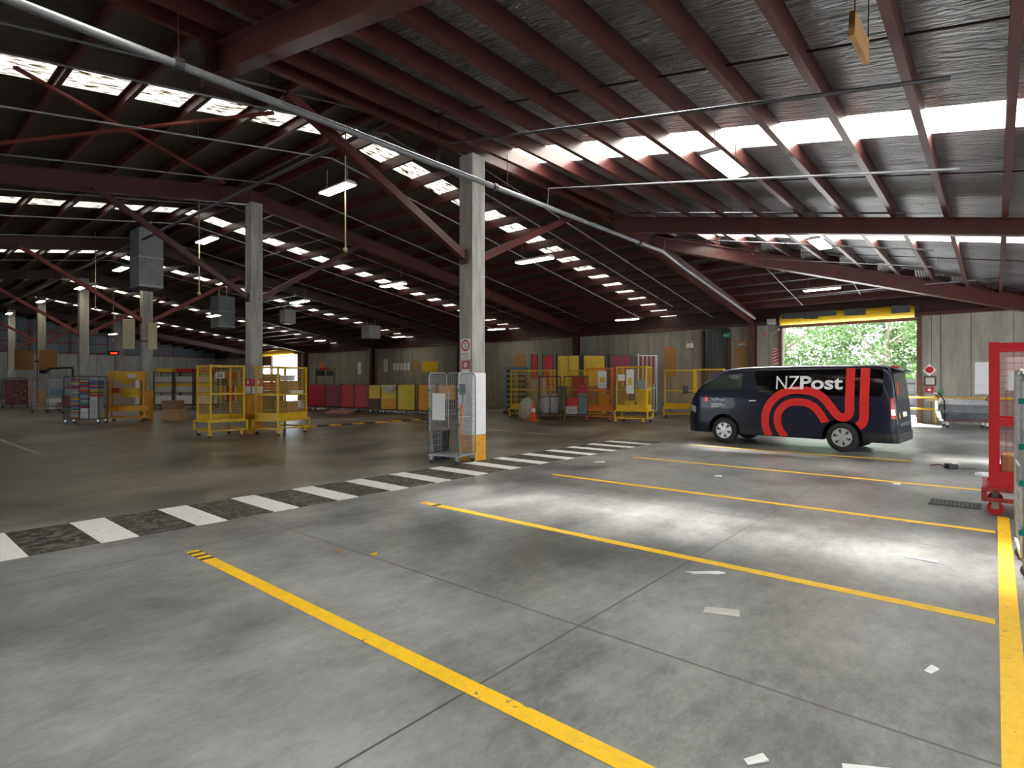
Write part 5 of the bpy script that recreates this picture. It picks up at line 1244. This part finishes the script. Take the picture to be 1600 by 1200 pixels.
MB().bb(-.0, .008, -.17, .17, .24, .46).build('plate', M['signred'], t); MB().bb(0, .008, -.17, .17, 0, .23).build('white_panel', M['paper'], t)
MB().lathe([(.001, .008), (.07, .008), (.07, .011), (.001, .011)], 16, 'x', (0, 0, .35)).build('white_disc', M['white'], t)
t2 = thing('red_notice', 'red and white notice on the left face of the second column', 'sign', (-17.8, 8.34 - .188, 1.24), 0)
MB().bb(-.17, .17, -.008, 0, .24, .46).build('plate', M['signred'], t2); MB().bb(-.17, .17, -.008, 0, 0, .23).build('white_panel', M['paper'], t2)
MB().lathe([(.001, -.011), (.07, -.011), (.07, -.008), (.001, -.008)], 16, 'y', (0, 0, .35)).build('white_disc', M['white'], t2)
t = thing('led_display', 'dark box with a lit red display high at the far left of the gable end', 'display', (-52.9, 13.7, 3.72), radians(45))
MB().bb(-.4, .4, -.05, .05, 0, .35).build('case', M['black'], t); MB().bb(-.24, .24, -.07, -.05, .1, .22).build('red_digits', M['led'], t)
column(5, -53.3, 14.1, .5, 6.9, .01, 'slim concrete column far left beside the lit red display')

# ---- right edge: red trolley cage and silver roll cage
rc = cage('large red mesh cage on a scuffed red trolley at the right edge', (-.06, 8.95), radians(0), 1.5, .85, 2.08, 'red', .36, 'flb', 1.12, .17, False, wire=.002, pitch=.075, base_h=.2, post=.1, name='mail_cage', big=True)
for c_ in list(rc.children):
    if c_.name.startswith('trolley_base'): c_.data.materials[0] = mat('scuffed_red_paint', (.42, .05, .045), .5, .1, .7, 16)
crate('tall cardboard box on the deck of the red cage', (.33, 9.25, .365), 0, .55, .45, .36, 'card')
crate('red plastic crate stack behind the cardboard box in the red cage', (.85, 9.45, .365), 0, .5, .45, .6, 'card_dk', 'crate', 'crate')
tag(MB().bb(0, .22, -.004, 0, 0, .22).build('white_card', M['paper'], loc=(.12, 8.94, 1.5)), 'pale grey card tied to the mesh of the red cage', 'card')
tag(MB().bb(0, .4, -.004, 0, 0, .42).build('white_poster', M['paper'], loc=(.1, 9.72, 1.5)), 'white poster seen through the mesh of the red cage', 'poster')
tag(MB().tube([(.2, 9.62, 1.6), (.21, 9.6, 1.2), (.2, 9.6, .8)], .02, 6).build('yellow_strap', M['yellow']), 'yellow strap hanging inside the red cage', 'strap')
sc = finecage('galvanised roll cage cut by the right edge of the view, nearest the viewer', (.17, 6.22), radians(2), .8, .72, 1.70, 'lb', True)
MB().tube([(0, 0, .17), (0, 0, 1.6), (.02, 0, 1.66), (.08, 0, 1.70), (.5, 0, 1.70), (.8, 0, 1.66), (.8, 0, .17)], .017, 8).build('front_frame', M['galv'], sc, smooth=True)
MB().tube([(.055, 0, .19), (.055, 0, 1.0), (.09, 0, 1.06), (.8, 0, 1.06)], .012, 8).build('gate_frame', M['galv'], sc, smooth=True)
tag(MB().bb(0, .5, -.006, 0, 0, .52).build('white_card', M['paper'], loc=(.225, 6.18, 1.12), rot=radians(2)), 'white card hanging on the roll cage at the right edge', 'card')

# ---- things on and before the far wall
W0 = WALLY - .004
def board(lab, x0, x1, z0, z1, m, th=.02, name='plywood_board', cat='board'):
    t = thing(name, lab, cat, ((x0 + x1) / 2, W0, z0))
    MB().bb(-(x1 - x0) / 2, (x1 - x0) / 2, -th, .006, 0, z1 - z0).build('panel', M[m], t); return t
t = board('plywood board on the far wall above the yellow cages, left of the emergency lamp', -13.0, -12.35, 1.9, 3.25, 'ply'); MB().bb(-.2, .2, -.03, 0, 1.38, 1.48).build('orange_tag', M['orange'], t)
t = board('plywood board on the far wall between the dark door and the red post', -9.40, -8.8, 1.3, 3.22, 'ply')
text_mb('401', -.16, .18, 2.02, 2.14, .02, lambda x, z: (x, -.012, z)).build('lettering', M['paper'], t); MB().bb(-.14, .18, -.02, .0, 2.17, 2.23).build('orange_tag', M['orange'], t)
board('orange brown board on the far wall beside the tray stack', -23.1, -22.2, 2.4, 3.4, 'ply')
board('narrow orange brown board right of the five white sheets on the wall', -32.95, -32.35, 2.4, 3.27, 'ply'); board('orange board on the far wall above the leftmost red container', -45.9, -45.2, 2.6, 3.4, 'orange')
t = thing('exit_sign', 'small green exit sign above the dark cladding door', 'sign', (-9.72, W0 - .13, 3.70))
MB().bb(-.2, .2, -.05, 0, 0, .26).build('box', M['signg'], t); text_mb('EXIT', -.15, .15, .07, .19, .015, lambda x, z: (x, -.054, z)).build('lettering', M['white'], t); MB().bb(-.01, .01, -.03, .12, .26, .4).build('bracket', M['dgrey'], t)
t = thing('emergency_lamp', 'white twin emergency lamp high on the far wall', 'lamp', (-11.62, W0, 3.3))
MB().bevbox(-.17, .17, -.14, 0.005, 0, .24, .02).build('case', M['white'], t)
for x in (-.1, .12): MB().lathe([(.001, -.17), (.055, -.17), (.05, -.06), (.001, -.06)], 12, 'y', (x, 0, .3)).build('lamp_head', M['lgrey'], t)
t = thing('hazard_sign', 'red and white striped hazard sign left of the roller door', 'sign', (-7.55, W0 - .0, 2.42))
MB().bb(-.17, .17, -.014, .006, 0, .72).build('plate', M['white'], t)
mb = MB()
for k in range(5):
    z = .02 + k * .14; mb.add([(-.17, -.016, z), (-.17, -.016, z + .07), (.17, -.016, min(.72, z + .2)), (.17, -.016, min(.72, z + .13))], [(0, 1, 2, 3)])
mb.build('red_stripes', M['signred'], t)
t = thing('triangle_sign', 'small faded pink triangle sign on the wall left of the roller door', 'sign', (-8.05, W0, 3.72))
MB().add([(-.14, -.006, 0), (.14, -.006, 0), (0, -.006, .24), (-.14, .004, 0), (.14, .004, 0), (0, .004, .24)], [(0, 1, 2), (3, 4, 5), (0, 1, 4, 3), (1, 2, 5, 4), (2, 0, 3, 5)]).build('plate', M['pink'], t)
t = thing('door_motor', 'grey door motor with looping cable at the left end of the roller door', 'motor', (-7.65, WALLY - .35, 4.1))
MB().bevbox(-.2, .15, -.12, .12, .1, .35, .03).build('case', M['lgrey'], t); MB().bb(-.1, .05, .1, .346, .15, .3).build('bracket', M['dgrey'], t); MB().tube([(-.2, 0, .1), (-.3, 0, -.15), (-.1, 0, -.35), (.15, 0, -.25), (.3, 0, -.15)], .012, 6).build('cable', M['lgrey'], t); MB().tube([(0, 0, .1), (.3, -.05, -.15)], .03, 8).build('arm', M['galv'], t)
t = thing('warning_sign', 'white diamond sign with a red disc right of the roller door', 'sign', (-1.95, W0, 2.05))
MB().add([(0, -.008, -.22), (.22, -.008, .02), (0, -.008, .26), (-.24, -.008, .0), (0, .004, -.22), (.22, .004, .02), (0, .004, .26), (-.24, .004, .0)], [(0, 1, 2, 3), (4, 5, 6, 7), (0, 1, 5, 4), (1, 2, 6, 5), (2, 3, 7, 6), (3, 0, 4, 7)]).build('plate', M['white'], t)
MB().lathe([(.001, -.012), (.13, -.012), (.13, -.008), (.001, -.008)], 20, 'y', (0, 0, .03)).build('red_disc', M['signred'], t)
MB().bar((-.1, -.013, -.02), (.1, -.013, .08), .03, .004).build('dark_bar', M['signk'], t)
t = thing('control_box', 'small framed control panel on the wall right of the roller door', 'control box', (-1.93, W0, 1.45))
MB().bb(-.19, .19, -.04, .005, 0, .38).build('frame', M['brown'], t); MB().bb(-.14, .14, -.05, -.04, .06, .32).build('panel', M['lgrey'], t)
t = thing('alarm_button', 'red alarm button box under the control panel right of the door', 'button', (-1.95, W0, 1.2))
MB().bb(-.13, .13, -.05, .005, 0, .2).build('box', M['red_pl'], t); MB().lathe([(.001, -.07), (.05, -.07), (.055, -.05), (.001, -.05)], 12, 'y', (0, 0, .1)).build('button', M['white'], t)
board('cream notice on the wall below the red alarm button', -2.1, -1.78, .85, 1.12, 'cream', .012, 'notice', 'notice')
t = thing('cable_drop', 'dangling cable and green glove hook on the wall right of the door', 'cable', (-1.6, W0, 1.2))
MB().tube([(0, -.015, 3.0), (0, -.015, .1)], .01, 5).build('cable', M['dgrey'], t); MB().tube([(0, -.03, .15), (.03, -.04, -.02), (0, -.03, -.2)], .04, 6, [.06, .05, .02]).build('glove', M['green'], t)
random.seed(9); mb = MB()
for k in range(7):
    x, z = -1.0 + random.uniform(-.45, .45), 1.75 + random.uniform(-.3, .25); a = random.uniform(-1, 1)
    mb.bar((x, W0 - .002, z), (x + .3 * cos(a), W0 - .002, z + .3 * sin(a)), .012, .004)
tag(mb.build('wall_scribble', M['brown']), 'brown scratched graffiti on the bare wall above the wrapped cart', 'graffiti')
board('large white paper on the wall left of the red cage', -.58, -.15, 1.15, 2.34, 'paper', .008, 'paper_poster', 'poster')
# yellow rails in front of the wall
for i, (z, xe_, lab) in enumerate(((1.0, .6, 'upper'), (.56, -1.4, 'lower'))):
    tag(MB().tube([(-3.4, WALLY - .25, z), (xe_, WALLY - .25, z)], .035, 8).build('guard_rail', M['yellow'], smooth=True), '%s yellow guard rail running across the right side of the roller door' % lab, 'rail', 'yellow guard rails')
for x, lab in ((-3.35, 'left yellow post carrying the guard rails in the doorway'), (-1.75, 'middle yellow post carrying the guard rails by the wall'), (.55, 'right yellow post carrying the guard rails')):
    tag(MB().bb(x - .03, x + .03, WALLY - .215, WALLY - .18, 0, 1.06).build('rail_post', M['yellow']), lab, 'post', 'guard rail posts')
# cart with wrapped goods
RK = radians(14); LK = (-1.35, 24.9)
ct = thing('flat_cart', 'low red steel cart with leaning end handles by the wall', 'cart', (LK[0], LK[1], 0), RK)
MB().bar((0, 0, .26), (1.3, 0, .26), .08).bar((0, .7, .26), (1.3, .7, .26), .08).bar((0, 0, .26), (0, .7, .26), .07).bar((1.3, 0, .26), (1.3, .7, .26), .07).bb(0, 1.3, 0, .7, .28, .31).build('deck_frame', M['red_steel'], ct)
for x, dx in ((0, -.15), (1.3, .15)):
    MB().tube([(x, 0, .26), (x, 0, .95), (x + dx, 0, 1.2)], .028, 8).tube([(x, .7, .26), (x, .7, .95), (x + dx, .7, 1.2)], .028, 8).tube([(x + dx, 0, 1.2), (x + dx, .7, 1.2)], .028, 8).build('end_handle', M['red_steel'], ct, smooth=True)
for x in (.1, 1.2):
    for y in (.08, .62): caster(ct, x, y, .21)
wr = thing('wrapped_goods', 'bulky load wrapped in dark grey plastic on the red cart', 'wrapped load', at(LK, RK, .65, .35, .315), RK)
MB().loft([[(-.72, -.34, 0), (.6, -.34, 0), (.6, .34, 0), (-.72, .34, 0)], [(-.78, -.38, .25), (.62, -.37, .22), (.62, .37, .22), (-.78, .38, .25)], [(-.72, -.33, .5), (.6, -.33, .5), (.6, .33, .5), (-.72, .33, .5)]]).build('lower_bundle', M['wrap'], wr)
MB().loft([[(-.72, -.34, .5), (.6, -.34, .5), (.6, .34, .5), (-.72, .34, .5)], [(-.68, -.28, .72), (.5, -.28, .66), (.5, .28, .66), (-.68, .28, .72)]]).build('clear_wrap', M['wrap_l'], wr)
MB().bb(-.82, -.79, -.2, .2, .3, .62).build('white_end_board', M['white'], wr)
tag(MB().bb(-.3, .3, -.2, .2, 0, .05).build('flat_carton', M['card'], loc=at(LK, RK, .75, .35, 1.04), rot=RK), 'flat brown carton lying on the wrapped load', 'box')

# papers on the far wall behind the red containers
for i, (x, z, m, lab) in enumerate(((-40.1, 2.75, 'paper', 'white printed sheet above the red containers, near the orange brown board'), (-36.6, 2.9, 'paper', 'white sheet on the far wall left of the row of five sheets'))):
    board(lab, x, x + .5, z - .5, z + .5, m, .01, 'paper_poster', 'poster')
for k in range(5): board('%s of five small white sheets in a row on the far wall' % ['first from left', 'second from left', 'middle one', 'fourth from left', 'rightmost'][k], -35.4 + k * .42, -35.1 + k * .42, 2.5, 3.05, 'paper', .01, 'paper_sheet', 'paper')
t = board('yellow posters on the far wall just left of the nearest column', -32.0, -30.3, 2.35, 3.1, 'signy', .01, 'yellow_poster', 'poster')

# ------------------------------------------------------------------ OUTSIDE THE ROLLER DOOR
def tree(label, x, y, h, rad, n, seed, blobs):
    random.seed(seed); t = thing('tree', label, 'tree', (x, y, 0), 0, 'trees outside the roller door')
    tk = MB()
    tk.tube([(0, 0, -.1), (.1, 0, h * .3), (-.1, .1, h * .6), (.1, 0, h * .95)], .1, 8, [.2, .16, .1, .03])
    for k in range(6):
        a = random.uniform(0, 2 * pi); z = h * random.uniform(.25, .6); l = rad * random.uniform(.6, .95)
        tk.tube([(0, 0, z), (l * .5 * cos(a), l * .5 * sin(a), z + l * .35), (l * cos(a), l * sin(a), z + l * .8)], .06, 6, [.09, .06, .02])
    tk.build('trunk', M['bark'], t)
    mb = MB()
    cs = [(random.uniform(-1, 1) * rad, random.uniform(-.6, .6) * rad, h * random.uniform(.12, .92), rad * random.uniform(.22, .42)) for _ in range(blobs)]
    for k in range(n):
        cx, cy, cz, cr = cs[k % blobs]
        d = Vector((random.gauss(0, 1), random.gauss(0, 1), random.gauss(0, 1))).normalized() * cr * random.uniform(.7, 1.05)
        p = Vector((cx, cy, cz)) + d; p.z = max(p.z, .1); s = random.uniform(.08, .19)
        u = Vector((random.gauss(0, 1), random.gauss(0, 1), random.gauss(0, .6))).normalized() * s; v = u.cross(Vector((random.gauss(0, 1), random.gauss(0, 1), random.gauss(0, 1)))).normalized() * s * .5
        mb.add([p - u, p + v, p + u, p - v], [(0, 1, 2, 3)])
    mb.build('foliage', M['leaf'], t)
tree('leafy green tree filling the left of the roller door opening', -10.5, 40, 6.9, 3.4, 9000, 1, 30)
tree('leafy green tree in the middle of the roller door opening', -4.9, 41, 6.8, 3.4, 9000, 2, 30)
tree('leafy green tree at the right of the roller door opening', 0.4, 41.5, 7.0, 3.2, 8000, 3, 28)
tree('taller pale tree behind the others outside the roller door', -5.5, 48.5, 7.6, 5.5, 9000, 4, 32)
t = thing('gate', 'dark boarded gate standing outside the right side of the roller door', 'gate', (-3.2, 31.5, 0), 0)
MB().bb(-.75, .45, -.02, .02, .1, 1.75).build('panel', M['dgrey'], t); MB().bb(.45, .62, -.08, .08, 0, 2.0).build('post', M['dgrey'], t); MB().bb(-.92, -.75, -.08, .08, 0, 1.9).build('post', M['dgrey'], t)
for z in (.5, 1.0, 1.5): MB().bb(-.75, .45, -.04, -.02, z, z + .06).build('rail', M['black'], t)
struct(MB().bb(-3, 14, 34.5, 34.7, 0, 2.0).build('wall_boundary', M['white']))
